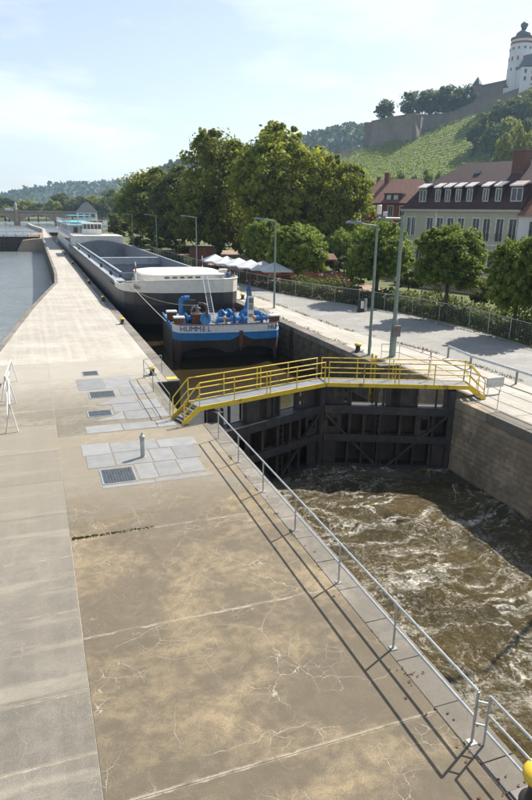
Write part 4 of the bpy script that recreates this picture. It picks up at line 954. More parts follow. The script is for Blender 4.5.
ptree('big1', 216, 130, 45, 126, LEAF, 'tall broad tree left of the tallest one, above the barge bow', group=G1_)
ptree('big2', 341, 156, 36, 104, LEAF, 'lower broad tree at the right end of the group beside the red roofed house', group=G1_)
ptree('big1', 150, 168, 36, 168, LEAF, 'rounded big tree at the left end of the group near the far lamp posts', group=G1_)
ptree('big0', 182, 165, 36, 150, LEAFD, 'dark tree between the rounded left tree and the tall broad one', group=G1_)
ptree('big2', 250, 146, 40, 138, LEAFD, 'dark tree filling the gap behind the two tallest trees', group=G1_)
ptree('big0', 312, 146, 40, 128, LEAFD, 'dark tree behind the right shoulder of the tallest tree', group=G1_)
ptree('big2', 128, 186, 16, 240, LEAFD, 'distant dark tree left of the rounded tree, behind the willow', group=G1_)
G2_ = 'round clipped trees behind the fence'
def rtree(kind, px, py, hw, hh, D, label):
    c = atD(px, py, D); s = hw*D/F_PX; return tree(kind, (c.x,c.y,c.z), (s*.98, s*.98, hh*D/F_PX*1.08), LEAFR, label, group=G2_, name='round_tree')
rtree('round0', 379, 252, 37, 33, 65, 'round clipped tree directly behind the two close lamp masts')
rtree('round1', 450, 260, 39.5, 35, 54.5, 'round clipped tree in front of the cream building, middle of the row')
rtree('round2', 520, 278, 37, 43, 46.5, 'nearest round clipped tree cut by the right border')
rtree('round1', 297, 251, 34, 27, 80, 'round clipped tree above the beer garden tables')
rtree('round2', 262, 243, 22, 24, 92, 'smaller round tree behind the right end of the parasols')
rtree('round0', 340, 250, 18, 22, 96, 'half hidden round tree in the gap left of the lamp masts')
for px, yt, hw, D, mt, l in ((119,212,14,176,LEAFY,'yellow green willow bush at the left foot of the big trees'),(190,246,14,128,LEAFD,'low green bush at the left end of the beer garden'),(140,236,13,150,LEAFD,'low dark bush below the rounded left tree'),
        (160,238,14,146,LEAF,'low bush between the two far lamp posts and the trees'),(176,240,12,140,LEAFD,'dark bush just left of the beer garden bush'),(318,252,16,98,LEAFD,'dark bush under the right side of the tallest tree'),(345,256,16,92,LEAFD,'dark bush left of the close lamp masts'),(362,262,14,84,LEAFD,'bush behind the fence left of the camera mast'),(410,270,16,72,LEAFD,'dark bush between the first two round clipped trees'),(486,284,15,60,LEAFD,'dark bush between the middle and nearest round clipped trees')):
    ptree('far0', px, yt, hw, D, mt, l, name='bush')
G3_ = 'trees on the far river bank'
FARS = [(-14,196,20,560),(3,196,16,540),(17,200,13,560),(27,199,13,545),(37,203,11,520),(60,192,13,520),(53,200,10,500),(71,198,11,500),(82,196,10,480),(92,194,12,470),(101,199,9,440),(109,188,13,480),(121,190,14,460),(128,196,12,420),(45,203,9,560),(8,206,10,500)]
nm = ['leftmost','second','third','fourth','fifth','tallest pointed','sixth','seventh','eighth','ninth','tenth','eleventh','twelfth','rightmost','low','small front']
for i, (px, yt, hw, D) in enumerate(FARS):
    ptree('far%d' % (i % 4), px, yt, hw, D, LEAFD if i % 3 else LEAF, nm[i]+' tree of the far bank row above the old bridge', group=G3_)

# hedge behind the fence, built of leaf faces
def poly_pts(pl, step):
    out = []
    for a, b in zip(pl[:-1], pl[1:]):
        a, b = Vector(a), Vector(b); n_ = max(1, int((b-a).length/step))
        out += [a.lerp(b, i/n_) for i in range(n_)]
    return out+[Vector(pl[-1])]
hp = []
pl_ = poly_pts([Vector((x+.35,y,0)) for x,y in FEN], .05); r_ = np.random.default_rng(5)
for p in pl_:
    den = 16 if p.y < 70 else 8; top = 1.15+.45*mnoise.noise((p.y*.35,2,0))+.35*mnoise.noise((p.y*1.3,5,0))
    for k in range(den): hp.append((p.x+r_.uniform(-.22,.5), p.y+r_.uniform(-.1,.1), max(.0,r_.uniform(0,1)**.8*top)))
hd_ = obj('hedge', leaves_mesh('hedge', np.array(hp), .17, 9), HEDGE, label='overgrown ivy hedge along the quay fence', cat='hedge')
sp2 = []
for p in poly_pts([Vector((x+2.0,y,0)) for x,y in FEN[1:8]], .06):
    top = 1.7+1.1*mnoise.noise((p.y*.22,7,0))+.5*mnoise.noise((p.y*.9,3,0))
    for k in range(15): sp2.append((p.x+r_.uniform(-.9,.9), p.y+r_.uniform(-.1,.1), max(0,r_.uniform(0,1)**.8*top)))
obj('shrub_row', leaves_mesh('shrub_row', np.array(sp2), .2, 19), LEAFD, label='uneven row of dark shrubs between the fence and the round trees', cat='shrubs')
# fence: posts, top rail, wires
fe = empty('quay_fence', (FEN[0][0],FEN[0][1],0), label='galvanised wire fence with round posts bordering the gravel road', cat='fence'); o0 = Vector((FEN[0][0],FEN[0][1],0))
fp = poly_pts([Vector((x,y,0)) for x,y in FEN], 2.45)
for p in fp: MB().tube(p-o0, p-o0+Vector((0,0,1.5)), .028, 7).build('post', GALV, fe)
fv = [Vector((x,y,0))-o0 for x,y in FEN]
MB().path([p+Vector((0,0,1.5)) for p in fv], .032, 7).build('top_rail', GALV, fe)
for i in range(9): MB().path([p+Vector((0,0,.12+.15*i)) for p in fv], .0045, 4).build('wire', GALV, fe)
for a, b in zip(fp[:-1], fp[1:]):
    if a.y < 70:
        m = MB()
        for k in range(1, 8): q = a.lerp(b, k/8)-o0; m.tube(q+Vector((0,0,.1)), q+Vector((0,0,1.48)), .004, 4)
        m.build('mesh_wires', GALV, fe)

# ================================================================== BEER GARDEN
def parasol(x, y, s, label):
    p = empty('parasol', (x,y,0), random.uniform(-.2,.2), label=label, cat='parasol', group='white beer garden parasols')
    MB().tube((0,0,0), (0,0,2.95), .035, 8).build('pole', WOOD, p); w_ = 1.75*s
    m = MB(); v = [(-w_,-w_,2.05),(w_,-w_,2.05),(w_,w_,2.05),(-w_,w_,2.05),(0,0,2.95)]
    m.add(v, [(0,1,4),(1,2,4),(2,3,4),(3,0,4),(3,2,1,0)]); 
    cn = m.build('canopy', CANV, p); vm = MB()
    for i in range(4): a, b = Vector(v[i]), Vector(v[(i+1)%4]); vm.add([a,b,b-Vector((0,0,.2)),a-Vector((0,0,.2))], [(0,1,2,3)])
    vm.build('valance', CANV, cn); MB().box(-.4,.4,-.4,.4,0,.1).build('base', GATE, p)
for i, (px, D, l) in enumerate(((215,92,'leftmost white parasol beside the wooden kiosk'),(227,88,'second white parasol from the kiosk'),(239,85,'third white parasol from the kiosk'),(251,82,'fourth white parasol from the kiosk'),(263,80,'fifth white parasol, next to the round tree'),(275,78,'rightmost white parasol half under the round tree'))):
    g_ = atD(px, 262, D); parasol(g_.x, g_.y, 1.0, l)
def table_set(x, y, rz, label):
    t_ = empty('beer_table', (x,y,0), rz, label=label, cat='table', group='red brown beer garden tables')
    MB().box(-1.1,1.1,-.3,.3,.72,.76).build('table_top', WOOD, t_)
    for s in (-1, 1):
        MB().box(-1.1,1.1,s*.62-.13,s*.62+.13,.44,.47).build('bench_seat', WOOD, t_)
        MB().box(s*.8-.03,s*.8+.03,-.25,.25,0,.719).build('leg', GATE, t_)
        for q in (-.8,.8): MB().box(q-.03,q+.03,s*.62-.1,s*.62+.1,0,.439).build('bench_leg', GATE, t_)
        MB().box(-1.1,1.1,s*.80-.02,s*.80+.02,.62,.9).build('bench_back', WOOD, t_)
k = 0
TS = []
for r0 in range(4):
    for c in range(5):
        px = 250+c*21+r0*6; D = 96-r0*5-c*2.2; g_ = atD(px, 270, D); k += 1
        TS.append((g_.x,g_.y)); table_set(g_.x, g_.y, random.uniform(-.2,.2)+YAW*-1, f'beer garden table with two benches, {["front","second","third","rear"][3-r0]} row, number {["one","two","three","four","five"][c]} from the left')
g_ = atD(203, 262, 118); kk = empty('kiosk', (g_.x,g_.y,0), -YAW, label='small brown wooden kiosk at the left end of the beer garden', cat='kiosk')
for i in range(14): MB().box(-2.4+i*.345,-2.4+i*.345+.33,-1.02,-.98,0,2.5).build('plank', WOOD, kk)
MB().box(-2.4,2.4,-.97,1.5,0,2.5).build('wall', WOOD, kk); MB().box(-2.7,2.7,-1.3,1.8,2.503,2.68).build('roof', GATE, kk)
# low wooden deck fence in front of the tables
g_ = atD(318, 262, 92); gz = empty('pavilion', (g_.x,g_.y,0), -YAW, label='open timber pavilion under the trees of the beer garden', cat='pavilion')
for x in (-2.3,-.8,.8,2.3):
    for y in (-1,1): MB().box(x-.07,x+.07,y-.07,y+.07,0,2.4).build('post', M('light_timber',(.36,.23,.11),None,3,.7), gz)
MB().box(-2.4,2.4,-1.1,1.1,2.403,2.55).build('plate', MATS['light_timber'], gz); MB().add([(-2.7,-1.4,2.55),(2.7,-1.4,2.55),(2.7,1.4,2.55),(-2.7,1.4,2.55),(-2.2,0,3.3),(2.2,0,3.3)], [(0,1,5,4),(1,2,5),(2,3,4,5),(3,0,4),(3,2,1,0)]).build('roof', ROOFR, gz)

# ================================================================== PEOPLE
def skin_body(name, joints, edges, rad, levels=1):
    me = bpy.data.meshes.new(name); me.from_pydata([Vector(j) for j in joints], edges, []); o = bpy.data.objects.new(name, me); COL.objects.link(o)
    md = o.modifiers.new('s', 'SKIN'); sv = me.skin_vertices[0].data
    for i, r_ in enumerate(rad): sv[i].radius = (r_, r_); sv[i].use_root = (i == 0)
    ss = o.modifiers.new('ss', 'SUBSURF'); ss.levels = levels; ss.render_levels = levels
    dg = bpy.context.evaluated_depsgraph_get(); r2 = bpy.data.meshes.new_from_object(o.evaluated_get(dg)); bpy.data.objects.remove(o); return r2
def person_mesh(pose):
    # pelvis, spine, chest, neck, head, headtop, L/R shoulder elbow wrist hand fingers, L/R hip knee ankle toe
    if pose == 'stand':
        J = [(0,0,.95),(0,0,1.12),(0,.0,1.33),(0,0,1.50),(0,-.02,1.60),(0,-.02,1.72)]
        arm = [(.17,0,1.41),(.24,.02,1.13),(.22,-.10,.90),(.21,-.14,.82)]; leg = [(.10,0,.90),(.11,-.02,.50),(.12,.02,.09),(.13,-.14,.04)]
    else:
        J = [(0,0,.55),(0,.02,.74),(0,-.02,.95),(0,-.05,1.10),(0,-.08,1.20),(0,-.08,1.32)]
        arm = [(.17,-.02,1.02),(.25,-.12,.80),(.16,-.34,.80),(.12,-.42,.80)]; leg = [(.10,-.06,.53),(.13,-.44,.52),(.13,-.44,.10),(.13,-.58,.05)]
    rad = [.135,.12,.145,.055,.095,.07]; E2 = [(0,1),(1,2),(2,3),(3,4),(4,5)]
    for s in (-1, 1):
        b = len(J); J = J+[(s*x,y,z) for x,y,z in arm]; rad += [.075,.05,.036,.03]; E2 += [(2,b),(b,b+1),(b+1,b+2),(b+2,b+3)]
        # five short finger chains
        h = Vector(J[-1]); w_ = Vector(J[-2]); d = (h-w_).normalized()
        for k_, (ox, L_) in enumerate(((-.030,.06),(-.012,.08),(.006,.085),(.022,.075),(.035,.055))):
            c = len(J); J = J+[tuple(h+Vector((ox,0,0))+d*L_+Vector((0,-.01,0)))]; rad += [.009]; E2 += [(b+3,c)]
        b = len(J); J = J+[(s*x,y,z) for x,y,z in leg]; rad += [.095,.065,.045,.04]; E2 += [(0,b),(b,b+1),(b+1,b+2),(b+2,b+3)]
    return skin_body('body', J, E2, rad), J
PM = {}
def person(loc, rz, pose, shirt, label, hair=HAIR):
    key = (pose, shirt.name)
    if key not in PM:
        me, J = person_mesh(pose); me.materials.clear()
        for mm in (SKIN, shirt, JEANS): me.materials.append(mm)
        nz_ = J[3][2]-.04; pz = J[0][2]
        for p in me.polygons:
            c = p.center; hand = abs(c.x) > .15 and ((c.z < 1.08 and pose == 'stand' and c.z > .6) or (pose == 'sit' and c.y < -.18 and c.z > .62))
            legs = (c.z < pz) if pose == 'stand' else (c.z < pz+.08 and not hand)
            p.material_index = 0 if (c.z > nz_ or hand) else (2 if legs else 1)
            p.use_smooth = True
        PM[key] = (me, J)
    me, J = PM[key]
    r_ = empty('person', loc, rz, label=label, cat='person'); obj('body', me, None, r_)
    h = Vector(J[4]); MB().lathe([(.02,.155),(.07,.14),(.105,.08),(.115,.01),(.10,-.05),(.06,-.06)],12,(h.x,h.y+.022,h.z)).build('hair', hair, r_, smooth=True)
    MB().add([(h.x-.018,h.y-.095,h.z-.0),(h.x+.018,h.y-.095,h.z),(h.x,h.y-.095,h.z+.05),(h.x,h.y-.125,h.z+.0)], [(0,1,3),(1,2,3),(2,0,3)]).build('nose', SKIN, r_)
    for s in (-1,1): MB().lathe([(0,-.012),(.012,0),(0,.012)],6,(h.x+s*.035,h.y-.092,h.z+.035)).build('eye', HAIR, r_)
person((17.55,58.6,1.62), R(200), 'stand', SHIRTB, 'person in a blue shirt standing at the right corner of the barge bow')
person((18.0,59.7,1.62), R(120), 'stand', SHIRTO, 'person in a rust coloured shirt behind the one in blue on the barge bow')
for i, (j, dx, dy, sh, l) in enumerate(((3,.4,.62,SHIRTW,'white'),(4,-.4,-.62,SHIRTB,'blue'),(8,.3,.62,SHIRTW,'white'),(9,-.5,.62,SHIRTO,'rust red'),(13,.5,-.62,SHIRTW,'white'),(14,-.2,.62,SHIRTB,'blue'),(18,.2,.62,SHIRTO,'rust red'),(19,.4,-.62,SHIRTW,'white'))):
    x, y = TS[j]; q = Matrix.Rotation(-YAW,4,'Z') @ Vector((dx,dy,0))
    person((x+q.x,y+q.y,-.02), -YAW+(0 if dy > 0 else math.pi), 'sit', sh, f'seated guest in a {l} top at beer garden table {["front","second","third","rear"][3-j//5]} row, place {["one","two","three","four","five"][j%5]}')

# ================================================================== HOUSES
def frame_from(L, Rr):
    d = Vector((Rr.x-L.x, Rr.y-L.y, 0)); return math.atan2(d.y, d.x), d.length
def plane_u(px, py, L, ang):
    u = Vector((math.cos(ang), math.sin(ang), 0)); nn = Vector((-u.y, u.x, 0)); r_ = ray(px, py); t_ = (Vector((L.x,L.y,0))-Vector((0,0,0))).dot(nn)/r_.dot(nn)
    p = CAM+r_*t_; return (p-Vector((L.x,L.y,0))).dot(u), p.z
Lc, Rc = atD(404,211,100), atD(521,212,85); ang, FL = frame_from(Lc, Rc)
def window(par, u, z0, w_, h, v=0., bars=True, rail=False):
    f = MB()
    for a,b,c,d in ((u-w_/2-.14,u-w_/2,z0-.1,z0+h+.14),(u+w_/2,u+w_/2+.14,z0-.1,z0+h+.14),(u-w_/2,u+w_/2,z0+h,z0+h+.14),(u-w_/2-.2,u+w_/2+.2,z0-.16,z0-.1)): f.box(a,b,v-.07,v-.003,c,d)
    wd = f.build('window', TRIM, par)
    MB().box(u-w_/2,u+w_/2,v+.06,v+.08,z0-.1,z0+h).build('pane', GLASS, wd)
    if bars: MB().box(u-.03,u+.03,v+.02,v+.059,z0-.1,z0+h).build('mullion', TRIM, wd)
    if rail:
        m = MB(); m.box(u-w_/2-.1,u+w_/2+.1,v-.22,v-.19,z0+.85,z0+.9)
        for i in range(8): x = u-w_/2-.08+i*(w_+.16)/7; m.box(x-.012,x+.012,v-.215,v-.195,z0,z0+.85)
        m.build('balcony_rail', BLACK, wd)
def wall_with_holes(par, L, zt, holes, mat, v0=0, th=.35, name='wall'):
    """front wall made of strips round rectangular openings (u0,u1,z0,z1)"""
    us = sorted({0., L}|{h[0] for h in holes}|{h[1] for h in holes}); m = MB()
    for a, b in zip(us[:-1], us[1:]):
        zs = sorted([(h[2],h[3]) for h in holes if h[0] <= a+1e-6 and h[1] >= b-1e-6]); z = 0
        for c, d in zs: m.box(a,b,v0,v0+th,z,c); z = d
        m.box(a,b,v0,v0+th,z,zt)
    return m.build(name, mat, par)
hb = empty('mansard_house', (Lc.x,Lc.y,0), ang, label='long cream building with brown mansard roof and a row of dormers', cat='building')
EV = 9.35; DP = 12.5
wins = [plane_u(x,224,Lc,ang)[0] for x in (409,413.5,429.8,439.7,450.3,460.8,476,486.8,500,513)]
holes = []
for i, u in enumerate(wins):
    w_ = .62 if i < 2 else 1.0; holes += [(u-w_/2,u+w_/2,5.9 if i < 6 else 5.5,8.45)]
for i in range(9): u = 1.4+i*2.05; holes += [(u-.5,u+.5,2.0,4.2)]
holes = [h for h in holes if h[0] > .1 and h[1] < FL-.1]
wall_with_holes(hb, FL, EV, holes, BCREAM)
for h in holes: window(hb, .5*(h[0]+h[1]), h[2]+.1, h[1]-h[0], h[3]-h[2]-.1, rail=(h[2] == 5.5))
m = MB(); m.box(0,.35,.36,DP,0,EV); m.box(FL-.35,FL,.36,DP,0,EV); m.box(0,FL,DP-.35,DP,0,EV); m.box(.36,FL-.36,.5,DP-.4,0,EV-.1); m.build('side_wall', BCREAM, hb)
MB().box(-.35,FL+.1,-.35,DP+.35,EV+.003,EV+.22).build('cornice', TRIM, hb); MB().tube((-.4,-.42,EV+.2), (FL,-.42,EV+.2), .09, 6).build('gutter', ZINC, hb)
MB().box(-.01,FL,-.06,-.003,4.9,5.1).build('string_course', TRIM, hb)
MB().box(5.9,6.3,-.10,-.003,0,EV-.05).build('pilaster', TRIM, hb)
ZM, ZR = 13.0, 16.3
rf = MB(); e0 = [(-.45,-.45,EV+.23),(FL+.2,-.45,EV+.23),(FL+.2,DP+.4,EV+.23),(-.45,DP+.4,EV+.23)]; e1 = [(1.9,1.7,ZM),(FL+.2,1.7,ZM),(FL+.2,DP-1.7,ZM),(1.9,DP-1.7,ZM)]; e2 = [(6.0,DP/2,ZR),(FL+.2,DP/2,ZR)]
rf.add(e0+e1+e2, [(0,1,5,4),(2,3,7,6),(3,0,4,7),(4,5,9,8),(6,7,8,9),(7,4,8),(1,2,6,9,5),(3,2,1,0)])
rfo = rf.build('roof', ROOF, hb)
for i in range(13): z = EV+.35+i*.27; t_ = (z-EV-.23)/(ZM-EV-.23); MB().box(-.45+2.35*t_+.05,FL+.2,-.45+2.15*t_-.05,-.45+2.15*t_+.02,z,z+.03).build('tile_course', ROOF, rfo)
for px in (421.6,436.5,446.4,457,468.2,484.3,497,515.3):
    u, _ = plane_u(px, 198, Lc, ang); wd_ = 1.9 if px > 510 else (1.5 if px < 425 else 1.15)
    dm = MB(); z0, z1 = 10.55, 12.55; v0 = .25
    dm.box(u-wd_/2,u-wd_/2+.12,v0,2.4,z0,z1).box(u+wd_/2-.12,u+wd_/2,v0,2.4,z0,z1).box(u-wd_/2+.12,u+wd_/2-.12,v0,v0+.12,z0,z0+.15).box(u-wd_/2+.12,u+wd_/2-.12,v0,v0+.12,z1-.12,z1)
    d_ = dm.build('dormer', ROOF, hb)
    MB().box(u-wd_/2+.12,u+wd_/2-.12,v0+.06,v0+.08,z0+.15,z1-.12).build('pane', GLASS, d_)
    fr = MB(); a, b = u-wd_/2+.12, u+wd_/2-.12; c, e = z0+.15, z1-.12
    fr.box(a,a+.1,v0+.0,v0+.055,c,e).box(b-.1,b,v0,v0+.055,c,e).box(a,b,v0,v0+.054,c,c+.1).box(a,b,v0,v0+.054,e-.1,e).box(u-.05,u+.05,v0,v0+.053,c,e); fr.build('frame', TRIM, d_)
    m = MB(); ov = .05; m.add([(u-wd_/2-ov,v0-.3,z1+.05),(u+wd_/2+ov,v0-.3,z1+.05),(u+wd_/2+ov,1.5,z1+.62),(u-wd_/2-ov,1.5,z1+.62),(u-wd_/2-ov,v0-.3,z1+.22),(u+wd_/2+ov,v0-.3,z1+.22),(u+wd_/2+ov,1.5,z1+.79),(u-wd_/2-ov,1.5,z1+.79)], [(0,3,2,1),(4,5,6,7),(0,1,5,4),(1,2,6,5),(2,3,7,6),(3,0,4,7)]); m.build('dormer_roof', ZINC, d_)
u, _ = plane_u(496, 180, Lc, ang); ch = MB().box(u-.1,u+1.7,3.6,5.2,13,17.3).build('chimney', M('chimney_brick',(.17,.09,.07),(.12,.07,.055),4,.85,.3), rfo); MB().box(u-.2,u+1.8,3.5,5.3,17.303,17.5).build('chimney_cap', STONE, rfo)
u, _ = plane_u(457, 177, Lc, ang); MB().box(-.45,.45,-.35,.35,0,.12).xf(Matrix.Translation((u+.6,4.0,14.72)) @ Matrix.Rotation(R(38),4,'X')).build('skylight', GLASS, rfo)
# white house adjoining on the right
wh = empty('white_house', (Lc.x+FL*math.cos(ang)+.05*math.cos(ang), Lc.y+FL*math.sin(ang), 0), ang, label='white rendered house with red tiled porch roof at the right border', cat='building')
hw_ = [(1.6,2.7,5.6,8.2),(4.4,5.5,5.6,8.2),(7.2,8.3,5.6,8.2),(1.6,2.7,1.8,3.9),(4.4,5.5,1.8,3.9)]
wall_with_holes(wh, 11, 8.9, hw_, BWHITE, v0=-.35)
for h in hw_: window(wh, .5*(h[0]+h[1]), h[2]+.1, h[1]-h[0], h[3]-h[2]-.1, v=-.35)
MB().box(0,.3,.01,12,0,8.9).box(10.7,11,.01,12,0,8.9).build('side_wall', BWHITE, wh)
wr = MB(); wr.add([(-.02,-.9,8.9),(11.3,-.9,8.9),(11.3,12,8.9),(-.02,12,8.9),(-.02,5.6,14.6),(11.3,5.6,14.6)], [(0,1,5,4),(2,3,4,5),(3,0,4),(1,2,5),(3,2,1,0)]); wro = wr.build('roof', ROOFR, wh)
for i in range(2): MB().box(2+i*4.5,3.7+i*4.5,.3,3,10.4,12.2).build('dormer', ROOF, wro); MB().box(2.15+i*4.5,3.55+i*4.5,.25,.299,10.6,12).build('dormer_window', TRIM, wro)
MB().box(1.7,4.1,-.2,3.4,12.203,12.4).build('dormer_roof', ZINC, wro)
# red house with a tiled roof
def gable_house(L, Rr, depth, eave, ridge, wall, roof, name, label, wn=4, rows=2, axis='along', dormer=False):
    a, W_ = frame_from(L, Rr); h = empty(name, (L.x,L.y,0), a, label=label, cat='building')
    hs_ = [((i+.5)*W_/wn-.5,(i+.5)*W_/wn+.5, eave-2.4-k_*3, eave-.6-k_*3) for i in range(wn) for k_ in range(rows)]
    hs_ = [q for q in hs_ if q[2] > .3]
    wall_with_holes(h, W_, eave, hs_, wall)
    for q in hs_: window(h, .5*(q[0]+q[1]), q[2]+.1, 1.0, q[3]-q[2]-.1)
    MB().box(0,.3,.36,depth,0,eave).box(W_-.3,W_,.36,depth,0,eave).box(.3,W_-.3,depth-.3,depth,0,eave).box(.31,W_-.31,.5,depth-.4,0,eave-.05).build('side_wall', wall, h)
    m = MB(); o = .4
    if axis == 'along': m.add([(-o,-o,eave),(W_+o,-o,eave),(W_+o,depth+o,eave),(-o,depth+o,eave),(-o+.8,depth/2,ridge),(W_+o-.8,depth/2,ridge)], [(0,1,5,4),(2,3,4,5),(3,0,4),(1,2,5),(3,2,1,0)])
    else: m.add([(-o,-o,eave),(W_+o,-o,eave),(W_+o,depth+o,eave),(-o,depth+o,eave),(W_/2,-o,ridge),(W_/2,depth+o,ridge)], [(0,1,4),(2,3,5),(1,2,5,4),(3,0,4,5),(3,2,1,0)])
    r_ = m.build('roof', roof, h); MB().box(W_*.2,W_*.2+.9,depth*.4,depth*.4+.9,eave+.5,ridge+1.2).build('chimney', ROOFR, r_)
    if dormer:
        sl_ = (ridge-eave)/(depth/2+o); v_ = 1.2; zz = eave+sl_*(v_+o)
        d_ = MB().box(W_*.45,W_*.82,v_-.6,v_+2.6,zz-1.0,zz+.55).build('dormer', SLATE, r_); MB().box(W_*.44,W_*.83,v_-.8,v_+2.8,zz+.553,zz+.75).build('dormer_roof', ROOFR, r_)
        for k_ in range(2): MB().box(W_*(.5+.15*k_),W_*(.5+.15*k_)+.9,v_-.64,v_-.603,zz-.7,zz+.4).build('dormer_window', TRIM, r_)
    return h
a, b = atD(362,205,132), atD(409,204,126)
gable_house(a, b, 13, atD(385,203,129).z, atD(385,179,135).z, BRED, ROOFR, 'red_house', 'red rendered house with a patchy tiled roof left of the cream building', wn=4, dormer=True)
a, b = atD(166,200,300), atD(196,200,296); gable_house(a, b, 16, 16, 29, SAND, ROOF, 'gabled_house', 'sandstone gabled house showing its brown roof between the left big trees', wn=4, rows=4, axis='across')
a, b = atD(158,200,320), atD(172,200,322); gable_house(a, b, 14, 17, 26.5, BCREAM, SLATE, 'slate_house', 'slate roofed house just left of the gabled one above the trees', wn=3, rows=4)
a, b = atD(368,190,170), atD(384,190,168); gable_house(a, b, 10, 11, 17.2, BWHITE, SLATE, 'small_house', 'small house with grey roof behind the red tiled roof', wn=3, rows=2)
a, b = atD(119,216,300), atD(128,216,300); gable_house(a, b, 9, 11, 14, SAND, ROOF, 'riverside_house', 'small sandstone house behind the willow bush', wn=2, rows=2)
# lock keeper's tower house
lk = empty('lock_tower', (27.6,341,0), R(-6), label='white lock keeper house with steep dark pyramid roof beyond the ships', cat='building')
MB().box(-4.6,4.6,-4,4,0,4.2).build('base', SAND, lk); MB().box(-4.9,4.9,-4.3,4.3,4.203,8.1).build('upper_room', BWHITE, lk)
for i in range(3):
    wd = MB().box(-3.9+i*2.9,-1.7+i*2.9,-4.36,-4.303,5.4,7.4).build('window', TRIM, lk); MB().box(-3.75+i*2.9,-1.85+i*2.9,-4.40,-4.361,5.55,7.25).build('pane', GLASS, wd)
MB().add([(-5.4,-4.8,8.1),(5.4,-4.8,8.1),(5.4,4.8,8.1),(-5.4,4.8,8.1),(-.6,0,13.0),(.6,0,13.0)], [(0,1,5,4),(1,2,5),(2,3,4,5),(3,0,4),(3,2,1,0)]).build('roof', SLATE, lk)
MB().box(-5.2,5.2,-5.5,-4.31,3.9,4.1).build('balcony', WHITE, lk)
# stone garden wall behind the round trees
gw = empty('garden_wall', (0,0,0), label='brown rubble garden wall behind the round clipped trees', cat='wall')
a, b = atD(395,280,84), atD(560,290,66); d = (b-a); d.z = 0; n_ = int(d.length/.75); d.normalize(); L2 = .75
for r_ in range(4):
    for i in range(n_):
        p = Vector((a.x,a.y,0))+d*((i+(.5 if r_%2 else 0))*L2); q = p+d*(L2-.03); sd_ = Vector((d.y,-d.x,0))*(.2+random.uniform(-.02,.03))
        m = MB(); m.prism([(p+sd_)[:2],(q+sd_)[:2],(q-sd_)[:2],(p-sd_)[:2]], r_*.5+.01, r_*.5+.49); m.build('stone', SAND, gw)

# ================================================================== HILL, VINEYARD, FORTRESS
SV = [(-900,-8),(-120,-8),(-70,-4),(-30,9),(0,24),(24,35),(57,49),(76,55),(106,64),(132,73),(154,84),(191,104),(255,116),(350,120),(900,120)]
def Tz(s):
    for (a,za),(b,zb_) in zip(SV[:-1],SV[1:]):
        if s <= b: t_ = max(0,(s-a)/(b-a)); return za+(zb_-za)*t_
    return 120
def hill_z(s, d):
    t_ = (d-190)/260
    if s < -36: return -9.
    if t_ <= 0: return -.1
    if t_ < 1: g_ = t_*t_*(1.35-.35*t_)
    else: g_ = 1+.05*min(1,(t_-1)*2)-.12*max(0,t_-1.6)
    return -.1+(Tz(s)+.1)*g_+ (1.2*mnoise.noise((s*.02,d*.02,0)) if t_ > .05 else 0)
def SD(s, d, z): return Vector((RH.x*s+FH.x*d, RH.y*s+FH.y*d, z))
vs_, fs = [], []; ss = list(range(-84,700,12)); ds = list(range(186,760,10))
for d in ds:
    for s in ss: vs_.append(SD(s,d,hill_z(s,d)))
k = len(ss)
for j in range(len(ds)-1):
    for i in range(k-1): q = j*k+i; fs.append((q,q+1,q+k+1,q+k))
me = bpy.data.meshes.new('hill'); me.from_pydata(vs_, [], fs); me.polygons.foreach_set('use_smooth', [True]*len(fs)); obj('castle_hill', me, EARTH, kind='structure')
# vine rows: one leafy ridge per row
vp = []; r_ = np.random.default_rng(3)
for d0 in np.arange(226, 446, 4.2):
    for s in np.arange(-20, 235, .26):
        sh = d0+4*math.sin(s*.02)
        if 284 < d0 < 287.5: continue
        if hill_z(s,sh) < 6: continue
        vp.append((s,sh))
vp = np.array(vp)+r_.normal(0,.2,size=(len(vp),2)); hz = np.array([hill_z(s,d) for s,d in vp]); hh = r_.uniform(.35,1.7,size=len(vp))
pts_ = np.stack([RH.x*vp[:,0]+FH.x*vp[:,1], RH.y*vp[:,0]+FH.y*vp[:,1], hz+hh], 1)
obj('vine_rows', leaves_mesh('vine_rows', pts_, .95, 4), VINE, kind='stuff', label='rows of green vines on the castle hill', cat='vineyard')
vh = []
for d0 in np.arange(236, 400, .5):
    for k in range(5): s_ = 47+(d0-240)*.47+r_.normal(0,.5); vh.append(SD(s_, d0, hill_z(s_,d0)+r_.uniform(.2,2.4)))
obj('vineyard_hedge', leaves_mesh('vineyard_hedge', np.array([tuple(p) for p in vh]), 1.1, 44), LEAFD, label='dark hedge line climbing diagonally through the vineyard', cat='hedge')
G4_ = 'trees on the castle hill'
def htree(px, yt, hw, D, label, mat=LEAFD, kind='far0'):
    t_ = atD(px, yt, D); s = (t_-CAM).dot(RH); z0 = hill_z(s, D)-.5; H = max(4,(t_.z-z0)); w_ = hw*D/F_PX
    tree(kind, (t_.x,t_.y,z0), (w_/3.7,w_/3.7,H/9.6), mat, label, group=G4_)
